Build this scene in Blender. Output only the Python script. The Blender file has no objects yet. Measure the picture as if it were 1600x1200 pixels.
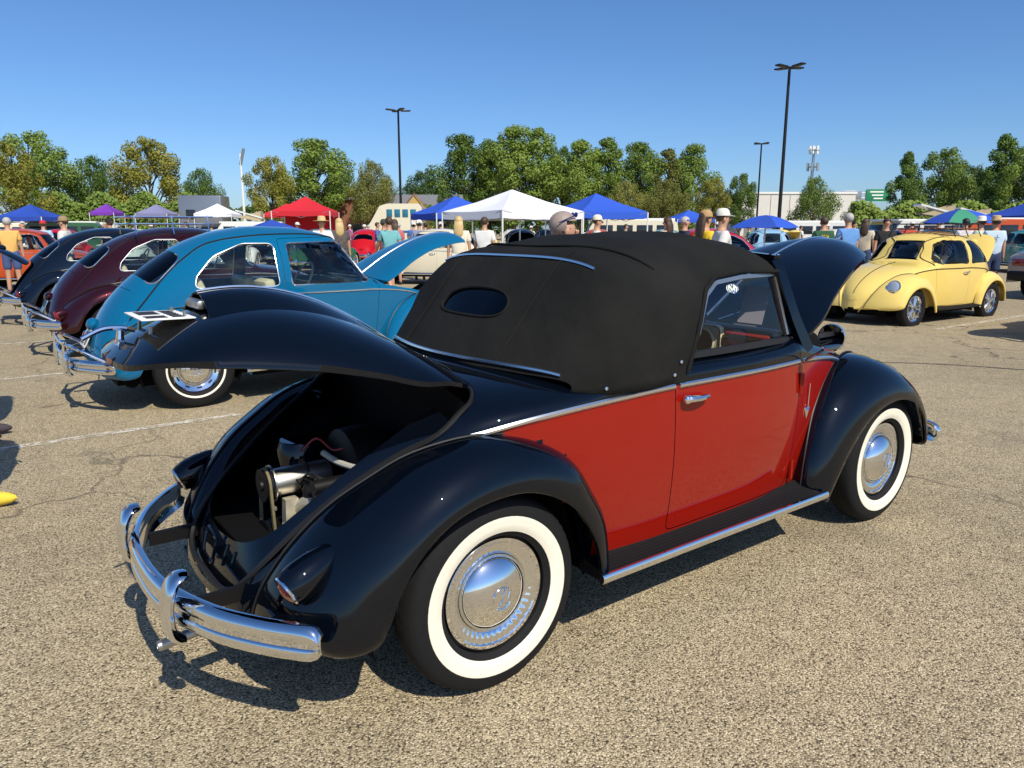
import bpy, bmesh, math, random
import numpy as np
from mathutils import Vector, Matrix, Quaternion
from mathutils.bvhtree import BVHTree
R = math.radians
rnd = random.Random(7)
SC = bpy.context.scene
COL = SC.collection

# ------------------------------------------------------------------ camera
cam_d = bpy.data.cameras.new('camera'); cam = bpy.data.objects.new('camera', cam_d); COL.objects.link(cam)
cam_d.sensor_width = 36.0; cam_d.lens = 1165.0 / 1600.0 * 36.0
cam_d.clip_start = 0.05; cam_d.clip_end = 3000
cam.location = (0, 0, 1.463); cam.rotation_euler = (R(90 - 11.68), 0, 0)
SC.camera = cam
# ------------------------------------------------------------------ sky and sun
SUN_TRAVEL = Vector((-0.441, 0.793, -1.0)).normalized()
SUN_EL = math.asin(-SUN_TRAVEL.z); SUN_ROT = math.atan2(-SUN_TRAVEL.x, -SUN_TRAVEL.y)
w = bpy.data.worlds.new('World'); SC.world = w; w.use_nodes = True
nt = w.node_tree; nt.nodes.clear()
sky = nt.nodes.new('ShaderNodeTexSky'); sky.sky_type = 'NISHITA'; sky.sun_disc = False
sky.sun_elevation = SUN_EL; sky.sun_rotation = SUN_ROT
sky.altitude = 200; sky.air_density = 0.9; sky.dust_density = 0.8; sky.ozone_density = 10.0
bg = nt.nodes.new('ShaderNodeBackground'); bg.inputs[1].default_value = 0.135
wo = nt.nodes.new('ShaderNodeOutputWorld')
hs = nt.nodes.new('ShaderNodeHueSaturation'); hs.inputs['Saturation'].default_value = 1.04
nt.links.new(sky.outputs[0], hs.inputs['Color']); nt.links.new(hs.outputs[0], bg.inputs[0]); nt.links.new(bg.outputs[0], wo.inputs[0])
sun_d = bpy.data.lights.new('sun', 'SUN'); sun_d.energy = 5.0; sun_d.angle = R(0.53); sun_d.color = (1.0, 0.93, 0.79)
sun = bpy.data.objects.new('sun', sun_d); COL.objects.link(sun)
sun.rotation_euler = SUN_TRAVEL.to_track_quat('-Z', 'Y').to_euler(); sun.location = (10, -18, 25)
SC.view_settings.view_transform = 'Standard'; SC.view_settings.look = 'None'
SC.view_settings.exposure = 0.0; SC.view_settings.gamma = 1.0; SC.view_settings.use_curve_mapping = False

# ------------------------------------------------------------------ helpers
def pchip(tab):
    xs = np.array([t[0] for t in tab], float); ys = np.array([t[1] for t in tab], float)
    h = np.diff(xs); d = np.diff(ys) / h; m = np.zeros(len(xs))
    for i in range(1, len(xs) - 1):
        if d[i-1] * d[i] > 0:
            w1 = 2*h[i] + h[i-1]; w2 = h[i] + 2*h[i-1]
            m[i] = (w1 + w2) / (w1 / d[i-1] + w2 / d[i])
    m[0] = d[0]; m[-1] = d[-1]
    def f(x):
        x = min(max(x, xs[0]), xs[-1]); i = min(max(int(np.searchsorted(xs, x)) - 1, 0), len(h) - 1)
        t = (x - xs[i]) / h[i]; t2 = t*t; t3 = t2*t
        return float((2*t3-3*t2+1)*ys[i] + (t3-2*t2+t)*h[i]*m[i] + (-2*t3+3*t2)*ys[i+1] + (t3-t2)*h[i]*m[i+1])
    return f
def cat(pts, n, closed=False):
    """Catmull-Rom through pts, n samples for each span."""
    P = [Vector(p) for p in pts]; out = []; N = len(P)
    for i in range(N if closed else N - 1):
        g = (lambda k: P[k % N]) if closed else (lambda k: P[min(max(k, 0), N - 1)])
        a, b, c, d = g(i-1), g(i), g(i+1), g(i+2)
        for j in range(n):
            t = j / n
            out.append(0.5*((2*b) + (c-a)*t + (2*a-5*b+4*c-d)*t*t + (3*b-a-3*c+d)*t**3))
    if not closed: out.append(P[-1].copy())
    return out
def tag(o, label=None, cat_=None, group=None, kind=None):
    if label: o['label'] = label
    if cat_: o['category'] = cat_
    if group: o['group'] = group
    if kind: o['kind'] = kind
    return o
def mesh(name, verts, faces, smooth=True, sharp=35):
    me = bpy.data.meshes.new(name); me.from_pydata([tuple(v) for v in verts], [], [tuple(f) for f in faces])
    me.validate(); me.update()
    if smooth:
        me.polygons.foreach_set('use_smooth', [True]*len(me.polygons))
        if sharp: me.set_sharp_from_angle(angle=R(sharp))
    return me
def link(name, me, mat=None, parent=None, loc=None, rot=None, scale=None):
    o = bpy.data.objects.new(name, me); COL.objects.link(o)
    if mat is not None and me is not None:
        mats = mat if isinstance(mat, (list, tuple)) else [mat]
        if len(me.materials) == 0:
            for m in mats: me.materials.append(None)
        for i, m in enumerate(mats):
            if me.materials[i] is None: me.materials[i] = m
            elif me.materials[i] != m:
                o.material_slots[i].link = 'OBJECT'; o.material_slots[i].material = m
    if parent is not None: o.parent = parent
    if loc is not None: o.location = loc
    if rot is not None: o.rotation_euler = rot
    if scale is not None: o.scale = scale
    return o
def empty(name, loc=(0,0,0), rz=0.0, label=None, cat_=None, group=None):
    o = bpy.data.objects.new(name, None); COL.objects.link(o); o.location = loc; o.rotation_euler = (0, 0, rz)
    o.empty_display_size = 0.1
    return tag(o, label, cat_, group)
class MB:
    """Collects pieces of one mesh."""
    def __init__(s): s.v = []; s.f = []; s.m = []
    def add(s, verts, faces, mi=0, M=None):
        b = len(s.v)
        s.v += [tuple(M @ Vector(v)) if M is not None else tuple(v) for v in verts]
        s.f += [tuple(i + b for i in f) for f in faces]; s.m += [mi]*len(faces)
        return s
    def box(s, c, size, mi=0, M=None, taper=1.0):
        x, y, z = size[0]/2, size[1]/2, size[2]/2; t = taper
        vs = [(-x,-y,-z),(x,-y,-z),(x,y,-z),(-x,y,-z),(-x*t,-y*t,z),(x*t,-y*t,z),(x*t,y*t,z),(-x*t,y*t,z)]
        vs = [(a+c[0], b+c[1], d+c[2]) for a, b, d in vs]
        return s.add(vs, [(3,2,1,0),(4,5,6,7),(0,1,5,4),(1,2,6,5),(2,3,7,6),(3,0,4,7)], mi, M)
    def rbox(s, c, size, r=.01, mi=0, M=None):
        bm = bmesh.new(); bmesh.ops.create_cube(bm, size=1)
        for v in bm.verts: v.co = Vector((v.co.x*size[0], v.co.y*size[1], v.co.z*size[2]))
        bmesh.ops.bevel(bm, geom=list(bm.edges), offset=r, segments=2, affect='EDGES', profile=.5)
        bm.verts.index_update()
        vs = [(v.co.x+c[0], v.co.y+c[1], v.co.z+c[2]) for v in bm.verts]; fs = [[v.index for v in f.verts] for f in bm.faces]
        bm.free(); return s.add(vs, fs, mi, M)
    def tube(s, pts, r, n=8, mi=0, closed=False, caps=True, prof=None, up=None, M=None):
        """Sweep a circle of radius r (number or list), or a 2D profile, along pts."""
        P = [Vector(p) for p in pts]; N = len(P)
        rr = r if isinstance(r, (list, tuple)) else [r]*N
        prof2 = prof or [(math.cos(2*math.pi*k/n), math.sin(2*math.pi*k/n)) for k in range(n)]; n = len(prof2)
        T = []
        for i in range(N):
            a = P[(i-1) % N] if closed else P[max(i-1, 0)]; b = P[(i+1) % N] if closed else P[min(i+1, N-1)]
            t = (b - a); T.append(t.normalized() if t.length > 1e-9 else Vector((1,0,0)))
        if up is not None:
            U = [(Vector(up) - T[i]*Vector(up).dot(T[i])).normalized() for i in range(N)]
        else:
            u = T[0].orthogonal().normalized(); U = [u]
            for i in range(1, N):
                q = T[i-1].rotation_difference(T[i]); u = (q @ U[-1]); u = (u - T[i]*u.dot(T[i])).normalized(); U.append(u)
        vs = []
        for i in range(N):
            S = T[i].cross(U[i])
            for a, b in prof2: vs.append(P[i] + (S*a + U[i]*b)*rr[i])
        fs = []
        for i in range(N if closed else N-1):
            for k in range(n):
                a = i*n + k; b = i*n + (k+1) % n; c = ((i+1) % N)*n
                fs.append((a, b, c + (k+1) % n, c + k))
        if caps and not closed:
            fs.append(tuple(reversed(range(n)))); fs.append(tuple(range((N-1)*n, N*n)))
        return s.add(vs, fs, mi, M)
    def lathe(s, prof, n=24, axis='z', c=(0,0,0), mi=0, M=None, mis=None, wob=None):
        """prof: list of (radius, height); spun round the axis through c."""
        vs = []; fs = []; m = len(prof)
        for k in range(n):
            a = 2*math.pi*k/n; ca, sa = math.cos(a), math.sin(a)
            for j, (r, h) in enumerate(prof):
                if wob: h = h + wob(j, k)
                p = {'z': (r*ca, r*sa, h), 'y': (r*ca, h, -r*sa), 'x': (h, r*ca, r*sa)}[axis]
                vs.append((p[0]+c[0], p[1]+c[1], p[2]+c[2]))
        b0 = len(s.v); before = len(s.m)
        for k in range(n):
            for j in range(m-1):
                a = k*m + j; b = ((k+1) % n)*m + j
                fs.append((a, b, b+1, a+1))
        s.add(vs, fs, mi, M)
        if mis:
            for i in range(len(fs)): s.m[before+i] = mis[i % (m-1)]
        return s
    def ball(s, c, r, mi=0, nu=12, nv=8, M=None):
        r3 = r if isinstance(r, (list, tuple)) else (r, r, r)
        vs = [(c[0], c[1], c[2]-r3[2])]
        for j in range(1, nv):
            t = math.pi*j/nv - math.pi/2
            for i in range(nu):
                p = 2*math.pi*i/nu
                vs.append((c[0]+r3[0]*math.cos(t)*math.cos(p), c[1]+r3[1]*math.cos(t)*math.sin(p), c[2]+r3[2]*math.sin(t)))
        vs.append((c[0], c[1], c[2]+r3[2])); fs = []
        for i in range(nu): fs.append((0, 1+(i+1) % nu, 1+i))
        for j in range(nv-2):
            for i in range(nu):
                a = 1+j*nu+i; b = 1+j*nu+(i+1) % nu; fs.append((a, b, b+nu, a+nu))
        l = len(vs)-1
        for i in range(nu): fs.append((l, l-nu+i, l-nu+(i+1) % nu))
        return s.add(vs, fs, mi, M)
    def me(s, name, smooth=True, sharp=35, merge=False):
        me = mesh(name, s.v, s.f, smooth, sharp)
        if len(set(s.m)) > 1 or (s.m and s.m[0]):
            for i in range(max(s.m)+1): me.materials.append(None)
            if len(me.polygons) == len(s.m): me.polygons.foreach_set('material_index', s.m)
        bm = bmesh.new(); bm.from_mesh(me)
        if merge: bmesh.ops.remove_doubles(bm, verts=bm.verts, dist=1e-5)
        bmesh.ops.recalc_face_normals(bm, faces=bm.faces); bm.to_mesh(me); bm.free()
        if smooth and sharp: me.set_sharp_from_angle(angle=R(sharp))
        return me
    def build(s, name, mat, parent=None, smooth=True, sharp=35, **k):
        return link(name, s.me(name, smooth, sharp), mat, parent, **k)
def rpoly(pts, r, seg=6):
    """Polygon with rounded corners; r one radius or one for each corner."""
    n = len(pts); out = []
    for i in range(n):
        p = Vector(pts[i]); a = Vector(pts[i-1]); b = Vector(pts[(i+1) % n]); rr = r[i] if isinstance(r, (list, tuple)) else r
        u = (a-p); v = (b-p); L = min(u.length, v.length)*.49; u.normalize(); v.normalize()
        ang = max(u.angle(v), 1e-3); d = min(rr/math.tan(ang/2), L) if rr > 0 else 0
        if d <= 1e-6: out.append(p); continue
        s, e = p+u*d, p+v*d
        for k in range(seg+1):
            t = k/seg; out.append(s*(1-t)**2 + p*2*t*(1-t) + e*t*t)
    return [tuple(q) for q in out]
def prism(out2, origin, U, V, D, d0, d1):
    """Closed prism: outline points (u,v) in the plane through origin, pushed from d0 to d1 along D."""
    o = Vector(origin); U = Vector(U); V = Vector(V); D = Vector(D); n = len(out2)
    vs = [o+U*u+V*v+D*d0 for u, v in out2] + [o+U*u+V*v+D*d1 for u, v in out2]
    fs = [tuple(range(n)), tuple(reversed(range(n, 2*n)))] + [(i, n+i, n+(i+1) % n, (i+1) % n) for i in range(n)]
    return vs, fs
def cutter(prisms):
    m = MB()
    for vs, fs in prisms: m.add(vs, fs)
    return m.me('cut', smooth=False)
def boolean(me, cuts, op, solid=None, keep_normals=None, offset=-1.0):
    """me (an open skin, thickened by solid) with each cutter taken away or kept; returns a new mesh."""
    o = bpy.data.objects.new('tmp', me); COL.objects.link(o); junk = [o]
    if solid:
        s = o.modifiers.new('s', 'SOLIDIFY'); s.thickness = solid; s.offset = offset; s.use_even_offset = False
    for c in cuts:
        co = bpy.data.objects.new('cut', c); COL.objects.link(co); junk.append(co)
        b = o.modifiers.new('b', 'BOOLEAN'); b.operation = op; b.solver = 'EXACT'; b.object = co
    bpy.context.view_layer.update(); dg = bpy.context.evaluated_depsgraph_get()
    res = bpy.data.meshes.new_from_object(o.evaluated_get(dg)); 
    for j in junk: bpy.data.objects.remove(j)
    return res
def skin_normals(me, skin):
    """Give the faces of me that lie on the skin the skin's own smooth normals, the rest flat ones."""
    bm = bmesh.new(); bm.from_mesh(skin); bmesh.ops.triangulate(bm, faces=bm.faces); bm.normal_update()
    bm.verts.ensure_lookup_table(); bm.faces.ensure_lookup_table()
    bvh = BVHTree.FromBMesh(bm); vn = []; on = []
    for v in me.vertices:
        co, no, fi, d = bvh.find_nearest(v.co)
        if co is None or d > .0025: vn.append(None); continue
        f = bm.faces[fi]; a, b, c = [q for q in f.verts]
        from mathutils.interpolate import poly_3d_calc
        wt = poly_3d_calc([a.co, b.co, c.co], co)
        n = a.normal*wt[0] + b.normal*wt[1] + c.normal*wt[2]; vn.append(n.normalized())
    me.polygons.foreach_set('use_smooth', [True]*len(me.polygons))
    ln = [None]*len(me.loops)
    for p in me.polygons:
        for li in p.loop_indices:
            n = vn[me.loops[li].vertex_index]
            ln[li] = n if (n is not None and n.dot(p.normal) > .8) else p.normal.copy()
    me.normals_split_custom_set(ln); bm.free()
    return me
class Skin:
    """Ray access to a surface mesh."""
    def __init__(s, me):
        s.bm = bmesh.new(); s.bm.from_mesh(me); s.bvh = BVHTree.FromBMesh(s.bm)
    def hit(s, o, d):
        co, n, i, t = s.bvh.ray_cast(Vector(o), Vector(d)); return co, n
# ------------------------------------------------------------------ materials
MATS = {}
def node_mat(name):
    m = bpy.data.materials.new(name); m.use_nodes = True; t = m.node_tree; t.nodes.clear()
    out = t.nodes.new('ShaderNodeOutputMaterial'); p = t.nodes.new('ShaderNodeBsdfPrincipled')
    t.links.new(p.outputs[0], out.inputs[0]); return m, t, p, out
def N(t, typ, **k):
    n = t.nodes.new(typ)
    for a, b in k.items(): setattr(n, a, b)
    return n
def sset(p, **k):
    for a, b in k.items():
        a = a.replace('_', ' ').capitalize() if a not in p.inputs else a
        for key in (a, a.title(), a.replace('Ior', 'IOR')):
            if key in p.inputs: p.inputs[key].default_value = b; break
        else: raise KeyError(a)
def plain(name, col, rough=.5, metal=0.0, spec=.5, var=0.0, scale=30, bump=0.0, bscale=200, coat=0.0, sub=None):
    """Principled material; var mottles the colour, bump gives fine relief."""
    if name in MATS: return MATS[name]
    m, t, p, out = node_mat(name)
    sset(p, base_color=(*col, 1), roughness=rough, metallic=metal)
    p.inputs['Specular IOR Level'].default_value = spec
    if coat: p.inputs['Coat Weight'].default_value = coat; p.inputs['Coat Roughness'].default_value = .03
    tc = N(t, 'ShaderNodeTexCoord')
    if var:
        nz = N(t, 'ShaderNodeTexNoise'); nz.inputs['Scale'].default_value = scale; nz.inputs['Detail'].default_value = 4
        t.links.new(tc.outputs['Object'], nz.inputs['Vector'])
        mx = N(t, 'ShaderNodeMix', data_type='RGBA'); a = [max(0, c*(1-var)) for c in col]; b = [min(1, c*(1+var)) for c in col]
        mx.inputs[6].default_value = (*a, 1); mx.inputs[7].default_value = (*b, 1)
        t.links.new(nz.outputs[0], mx.inputs[0]); t.links.new(mx.outputs[2], p.inputs['Base Color'])
    if bump:
        nb = N(t, 'ShaderNodeTexNoise'); nb.inputs['Scale'].default_value = bscale; nb.inputs['Detail'].default_value = 3
        t.links.new(tc.outputs['Object'], nb.inputs['Vector'])
        bp = N(t, 'ShaderNodeBump'); bp.inputs['Strength'].default_value = bump; bp.inputs['Distance'].default_value = .002
        t.links.new(nb.outputs[0], bp.inputs['Height']); t.links.new(bp.outputs[0], p.inputs['Normal'])
    MATS[name] = m; return m
def paint(name, col, flake=0.0):
    """Car enamel: colour under a clear coat with a very slight orange peel."""
    if name in MATS: return MATS[name]
    m, t, p, out = node_mat(name)
    sset(p, base_color=(*col, 1), roughness=.3, metallic=flake)
    p.inputs['Specular IOR Level'].default_value = 0.0
    p.inputs['Coat Weight'].default_value = 1.0; p.inputs['Coat Roughness'].default_value = .015; p.inputs['Coat IOR'].default_value = 1.5
    tc = N(t, 'ShaderNodeTexCoord'); nz = N(t, 'ShaderNodeTexNoise'); nz.inputs['Scale'].default_value = 3.0; nz.inputs['Detail'].default_value = 2
    bp = N(t, 'ShaderNodeBump'); bp.inputs['Strength'].default_value = .02; bp.inputs['Distance'].default_value = .01
    t.links.new(tc.outputs['Object'], nz.inputs['Vector']); t.links.new(nz.outputs[0], bp.inputs['Height'])
    t.links.new(bp.outputs[0], p.inputs['Coat Normal'])
    # a little dust film in the roughness of the coat
    n2 = N(t, 'ShaderNodeTexNoise'); n2.inputs['Scale'].default_value = 9; n2.inputs['Detail'].default_value = 6
    mr = N(t, 'ShaderNodeMapRange'); mr.inputs[3].default_value = .0; mr.inputs[4].default_value = .012
    t.links.new(tc.outputs['Object'], n2.inputs['Vector']); t.links.new(n2.outputs[0], mr.inputs[0]); t.links.new(mr.outputs[0], p.inputs['Coat Roughness'])
    MATS[name] = m; return m
def glass(name, tint=(.90, .93, .92), rough=0.0):
    if name in MATS: return MATS[name]
    m, t, p, out = node_mat(name); t.nodes.remove(p)
    tr = N(t, 'ShaderNodeBsdfTransparent'); tr.inputs[0].default_value = (*tint, 1)
    gl = N(t, 'ShaderNodeBsdfGlossy'); gl.inputs['Roughness'].default_value = rough
    fr = N(t, 'ShaderNodeFresnel'); fr.inputs[0].default_value = 1.36
    mx = N(t, 'ShaderNodeMixShader')
    t.links.new(fr.outputs[0], mx.inputs[0]); t.links.new(tr.outputs[0], mx.inputs[1]); t.links.new(gl.outputs[0], mx.inputs[2]); t.links.new(mx.outputs[0], out.inputs[0])
    MATS[name] = m; return m
BLACK = paint('black_enamel', (.0012, .0026, .0058))
RED = paint('red_enamel', (.26, .008, .003))
BLUE = paint('blue_enamel', (.003, .118, .25))
MAROON = paint('maroon_enamel', (.032, .005, .008), .35)
MIDNIGHT = paint('midnight_enamel', (.004, .008, .018))
YELLOW = paint('yellow_enamel', (.80, .60, .17))
CREAM = paint('cream_enamel', (.72, .66, .50))
ORANGE = paint('orange_enamel', (.50, .075, .02))
SILVER = paint('silver_enamel', (.30, .31, .32), .6)
TEAL = paint('teal_enamel', (.05, .30, .30))
GREEN = paint('green_enamel', (.03, .11, .05))
PALEBLUE = paint('pale_blue_enamel', (.25, .42, .58))
WHITEP = paint('white_enamel', (.74, .74, .70))
CHROME = plain('chrome', (.82, .83, .84), .045, 1.0)
ALU = plain('polished_aluminium', (.83, .83, .82), .24, 1.0)
ALLOY = plain('cast_alloy', (.55, .53, .48), .42, 1.0, var=.15, scale=40)
STEEL = plain('grey_steel', (.42, .42, .40), .35, .9)
RUBBER = plain('tyre_rubber', (.009, .009, .010), .8, spec=.25, var=.3, scale=60, bump=.3, bscale=300)
SEAL = plain('black_rubber_seal', (.01, .01, .011), .5)
WHITEWALL = plain('whitewall', (.80, .75, .62), .55, var=.05, scale=12)
DARK = plain('underside_black', (.003, .003, .0033), .8, spec=.15)
MATTEBLACK = plain('matte_black', (.006, .006, .0065), .5, spec=.3)
MAT_RB = plain('ribbed_rubber_mat', (.007, .0072, .008), .65, spec=.25, bump=.3, bscale=120)
GLASS = glass('window_glass')
LENS = plain('red_lens', (.20, .004, .006), .08, spec=.6, coat=1)
CLEARLENS = plain('headlamp_lens', (.62, .66, .68), .08, .55, bump=.6, bscale=60)
LEATHER = plain('red_leather', (.34, .016, .014), .45, var=.2, scale=20, bump=.2)
CREAMPL = plain('cream_plastic', (.70, .62, .42), .35)
PAPER = plain('paper', (.80, .80, .76), .8)
INK = plain('print_ink', (.02, .02, .03), .7)
MIRROR = plain('mirror_glass', (.9, .9, .9), .01, 1.0)
def fabric_top():
    m, t, p, out = node_mat('black_canvas')
    tc = N(t, 'ShaderNodeTexCoord')
    n1 = N(t, 'ShaderNodeTexNoise'); n1.inputs['Scale'].default_value = 2.2; n1.inputs['Detail'].default_value = 5; n1.inputs['Roughness'].default_value = .6
    t.links.new(tc.outputs['Object'], n1.inputs['Vector'])
    cr = N(t, 'ShaderNodeValToRGB'); cr.color_ramp.elements[0].position = .35; cr.color_ramp.elements[1].position = .72
    cr.color_ramp.elements[0].color = (.0095, .0098, .0095, 1); cr.color_ramp.elements[1].color = (.0185, .018, .0165, 1)
    t.links.new(n1.outputs[0], cr.inputs[0]); t.links.new(cr.outputs[0], p.inputs['Base Color'])
    sset(p, roughness=.9); p.inputs['Specular IOR Level'].default_value = .12
    p.inputs['Sheen Weight'].default_value = .0; p.inputs['Sheen Roughness'].default_value = .4
    w1 = N(t, 'ShaderNodeTexNoise'); w1.inputs['Scale'].default_value = 420; w1.inputs['Detail'].default_value = 2
    n3 = N(t, 'ShaderNodeTexNoise'); n3.inputs['Scale'].default_value = 6; n3.inputs['Detail'].default_value = 3
    ad = N(t, 'ShaderNodeMath', operation='MULTIPLY_ADD'); ad.inputs[1].default_value = 11.0
    t.links.new(tc.outputs['Object'], w1.inputs['Vector']); t.links.new(tc.outputs['Object'], n3.inputs['Vector'])
    t.links.new(n3.outputs[0], ad.inputs[0]); t.links.new(w1.outputs[0], ad.inputs[2])
    bp = N(t, 'ShaderNodeBump'); bp.inputs['Strength'].default_value = .8; bp.inputs['Distance'].default_value = .002
    t.links.new(ad.outputs[0], bp.inputs['Height']); t.links.new(bp.outputs[0], p.inputs['Normal'])
    return m
CANVAS = fabric_top()
# ------------------------------------------------------------------ car body skins (x forward from the rear axle, y left, z up)
def frange(a, b, n): return [a + (b-a)*i/n for i in range(n)]
XS_BODY = frange(-.72, -.60, 10) + frange(-.60, -.3, 14) + frange(-.3, 2.6, 62) + frange(2.6, 2.9, 14) + frange(2.9, 3.0, 10) + [3.0]
def in_poly(q, P):
    c = False; n = len(P)
    for i in range(n):
        (x0, y0), (x1, y1) = P[i], P[i-1]
        if (y0 > q[1]) != (y1 > q[1]) and q[0] < (x1-x0)*(q[1]-y0)/(y1-y0)+x0: c = not c
    return c
HIDE = [[(.480,.2),(.452,.47),(.388,.59),(.30,.71),(.14,.795),(-.03,.82),(-.3,.79),(-.8,.6),(-.8,.2)], [(1.755,.2),(1.79,.44),(1.875,.61),(1.99,.735),(2.145,.815),(2.31,.84),(2.6,.8),(3.1,.5),(3.1,.2)]]
def body_skin(T, xs, nl=8, nu=16, zs=.30, red=None):
    F = {k: (pchip(v) if isinstance(v, list) else v) for k, v in T.items()}
    vs = []; fs = []; mi = []
    for x in xs:
        zt, zb, wb, n, k = F['zt'](x), F['zb'](x), F['wb'](x), F['n'](x), F['k'](x); row = []
        zs_ = min(zs, zb-.002)
        for i in range(nl):
            s = i/nl; z = zs_ + (zb-zs_)*s; y = wb + .012*math.sin(math.pi*s) - .03*(1-s)**2*min(1, wb/.3)
            row.append((y, z))
        for j in range(nu+1):
            a = math.pi/2*j/nu; c, s = math.cos(a), math.sin(a); r = (c**n + s**n)**(-1/n)
            row.append((wb*r*c if j < nu else 0.0, zb + (zt-zb)*r*s))
        full = [(-y, z) for y, z in row] + [(y, z) for y, z in reversed(row[:-1])]
        vs += [(x + k*y*y, y, z) for y, z in full]
    W = 2*(nl+nu)+1
    for i in range(len(xs)-1):
        for j in range(W-1):
            a = i*W+j; fs.append((a, a+W, a+W+1, a+1))
            low = j < nl or j >= W-1-nl
            q = [sum(vs[k][c] for k in (a, a+1, a+W, a+W+1))/4 for c in (0, 2)]
            mi.append(1 if (red and low and red[0] < xs[i] < red[1] and not in_poly(q, HIDE[0]) and not in_poly(q, HIDE[1])) else 0)
    me = mesh('skin', vs, fs, sharp=None)
    if red:
        me.materials.append(None); me.materials.append(None); me.polygons.foreach_set('material_index', mi)
    # outward normals: the top must look up
    c = max(me.polygons, key=lambda p: p.center.z)
    if c.normal.z < 0: me.flip_normals()
    return me
WB = [(-.72,.37),(-.68,.40),(-.6,.435),(-.5,.465),(-.4,.495),(-.2,.557),(0,.612),(.2,.65),(.45,.672),(.8,.685),(1.3,.68),(1.64,.655),(1.75,.635),(2.0,.58),(2.3,.50),(2.6,.41),(2.8,.32),(2.93,.2),(3.0,.06)]
ZB = [(-.72,.305),(-.70,.36),(-.66,.44),(-.55,.56),(-.4,.67),(-.2,.77),(0,.83),(.2,.865),(.5,.888),(.82,.90),(1.64,.90),(1.75,.895),(2.0,.87),(2.3,.80),(2.6,.66),(2.8,.52),(2.93,.42),(3.0,.32)]
KK = [(-.72,.25),(-.3,.12),(.1,0),(2.4,0),(2.7,-.2),(3.0,-.5)]
FRONT = [(1.85,1.0),(2.1,.965),(2.4,.893),(2.65,.792),(2.85,.662),(2.95,.54),(2.99,.43),(3.0,.33)]
WBC = [(-.72,.315),(-.68,.34),(-.6,.37),(-.5,.40),(-.4,.432),(-.2,.505),(0,.60),(.2,.65)] + WB[8:]
ZBC = [(-.72,.305),(-.70,.34),(-.66,.385),(-.55,.465),(-.4,.57),(-.2,.705),(0,.815),(.2,.863)] + ZB[8:]
CONV = dict(zt=[(-.72,.31),(-.715,.37),(-.685,.47),(-.60,.635),(-.47,.775),(-.3,.878),(-.1,.945),(.1,.978),(.3,.985),(.6,.985),(1.2,.985),(1.6,.995),(1.7,1.02)]+FRONT,
            zb=ZBC, wb=WBC, k=KK, n=[(-.72,2.2),(.1,2.3),(.4,2.8),(.7,5),(1.6,5),(1.8,3),(2.1,2.5),(3,2.2)])
SEDAN = dict(zt=[(-.72,.31),(-.71,.42),(-.66,.60),(-.56,.795),(-.42,.965),(-.25,1.115),(0,1.285),(.2,1.385),(.45,1.46),(.75,1.497),(1.05,1.49),(1.28,1.448),(1.40,1.405),(1.53,1.275),(1.71,1.045),(1.78,1.015)]+FRONT,
             zb=ZB, wb=WB, k=[(-.72,.25),(-.3,.22),(.1,.12),(.5,0),(1.2,0),(1.4,-.16),(1.72,-.22),(1.95,-.05),(2.4,0),(2.7,-.2),(3.0,-.5)], n=[(-.72,2.2),(0,2.25),(.4,2.5),(1.15,2.7),(1.4,3.5),(1.68,3.8),(1.85,2.7),(2.1,2.5),(3,2.2)])
ROOF = dict(zt=[(.20,.978),(.30,1.088),(.40,1.195),(.50,1.300),(.552,1.350),(.60,1.380),(.66,1.398),(.8,1.424),(1.05,1.450),(1.3,1.455),(1.5,1.43),(1.62,1.39),(1.67,1.355)],
            zb=[(.20,.935),(.30,.925),(.45,.912),(.85,.91),(1.67,.92)], wb=[(.20,.63),(.32,.675),(.5,.697),(.85,.697),(1.2,.675),(1.67,.63)],
            k=[(.20,.40),(.35,.24),(.5,.07),(.8,.02),(1.2,0),(1.67,-.06)], n=[(.20,3.8),(.55,3.9),(.8,3.1),(1.0,2.8),(1.4,3.2),(1.67,4)])
def side(out, d0, d1, both=True):
    P = [prism(out, (0,0,0), (1,0,0), (0,0,1), (0,-1,0), d0, d1)]
    if both: P.append(prism(out, (0,0,0), (1,0,0), (0,0,1), (0,1,0), d0, d1))
    return P
def tongue(tab, n=54, grow=0.0):
    """Closed outline (half-width, s) from a table of s -> half-width."""
    f = pchip([(s, h) for s, h in tab]); s0, s1 = tab[0][0], tab[-1][0]; out = []
    ss = [s0 + (s1-s0)*(0.5-0.5*math.cos(math.pi*i/n)) for i in range(n+1)]
    R_ = [(f(s)+grow, s) for s in ss]; L_ = [(-h, s) for h, s in reversed(R_)]
    pts = [(h, s + (grow if i > n*.8 else (-grow if i < 2 else 0))) for i, (h, s) in enumerate(R_)]
    pts += [(-h, s) for h, s in reversed(pts)]
    out = []
    for p in pts:
        if not out or (Vector(p)-Vector(out[-1])).length > 1e-4: out.append(p)
    if (Vector(out[0])-Vector(out[-1])).length < 1e-4: out.pop()
    return out
class Flap:
    """A lid cut out of the skin: outline in the plane of its chord, hinge at the first end."""
    def __init__(s, hinge, tip, tab):
        s.h = Vector(hinge); e = Vector(tip)-s.h; s.len = e.length; s.e = e.normalized(); s.d = Vector((-s.e.z, 0, s.e.x)) if s.e.x > 0 else Vector((s.e.z, 0, -s.e.x))
        s.tab = [(t*s.len, h) for t, h in tab]
    def prism(s, grow=0.0, d0=-.26, d1=.5, tab=None):
        return prism(tongue(tab or s.tab, grow=grow), s.h, (0,1,0), s.e, s.d, d0, d1)
    def pt(s, skin, y, t):
        """Point of the skin over (y, t along the chord), and its normal."""
        o = s.h + s.e*(t*s.len) + Vector((0, y, 0)) + s.d*.6
        co, n = skin.hit(o, -s.d); return co, n
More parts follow.
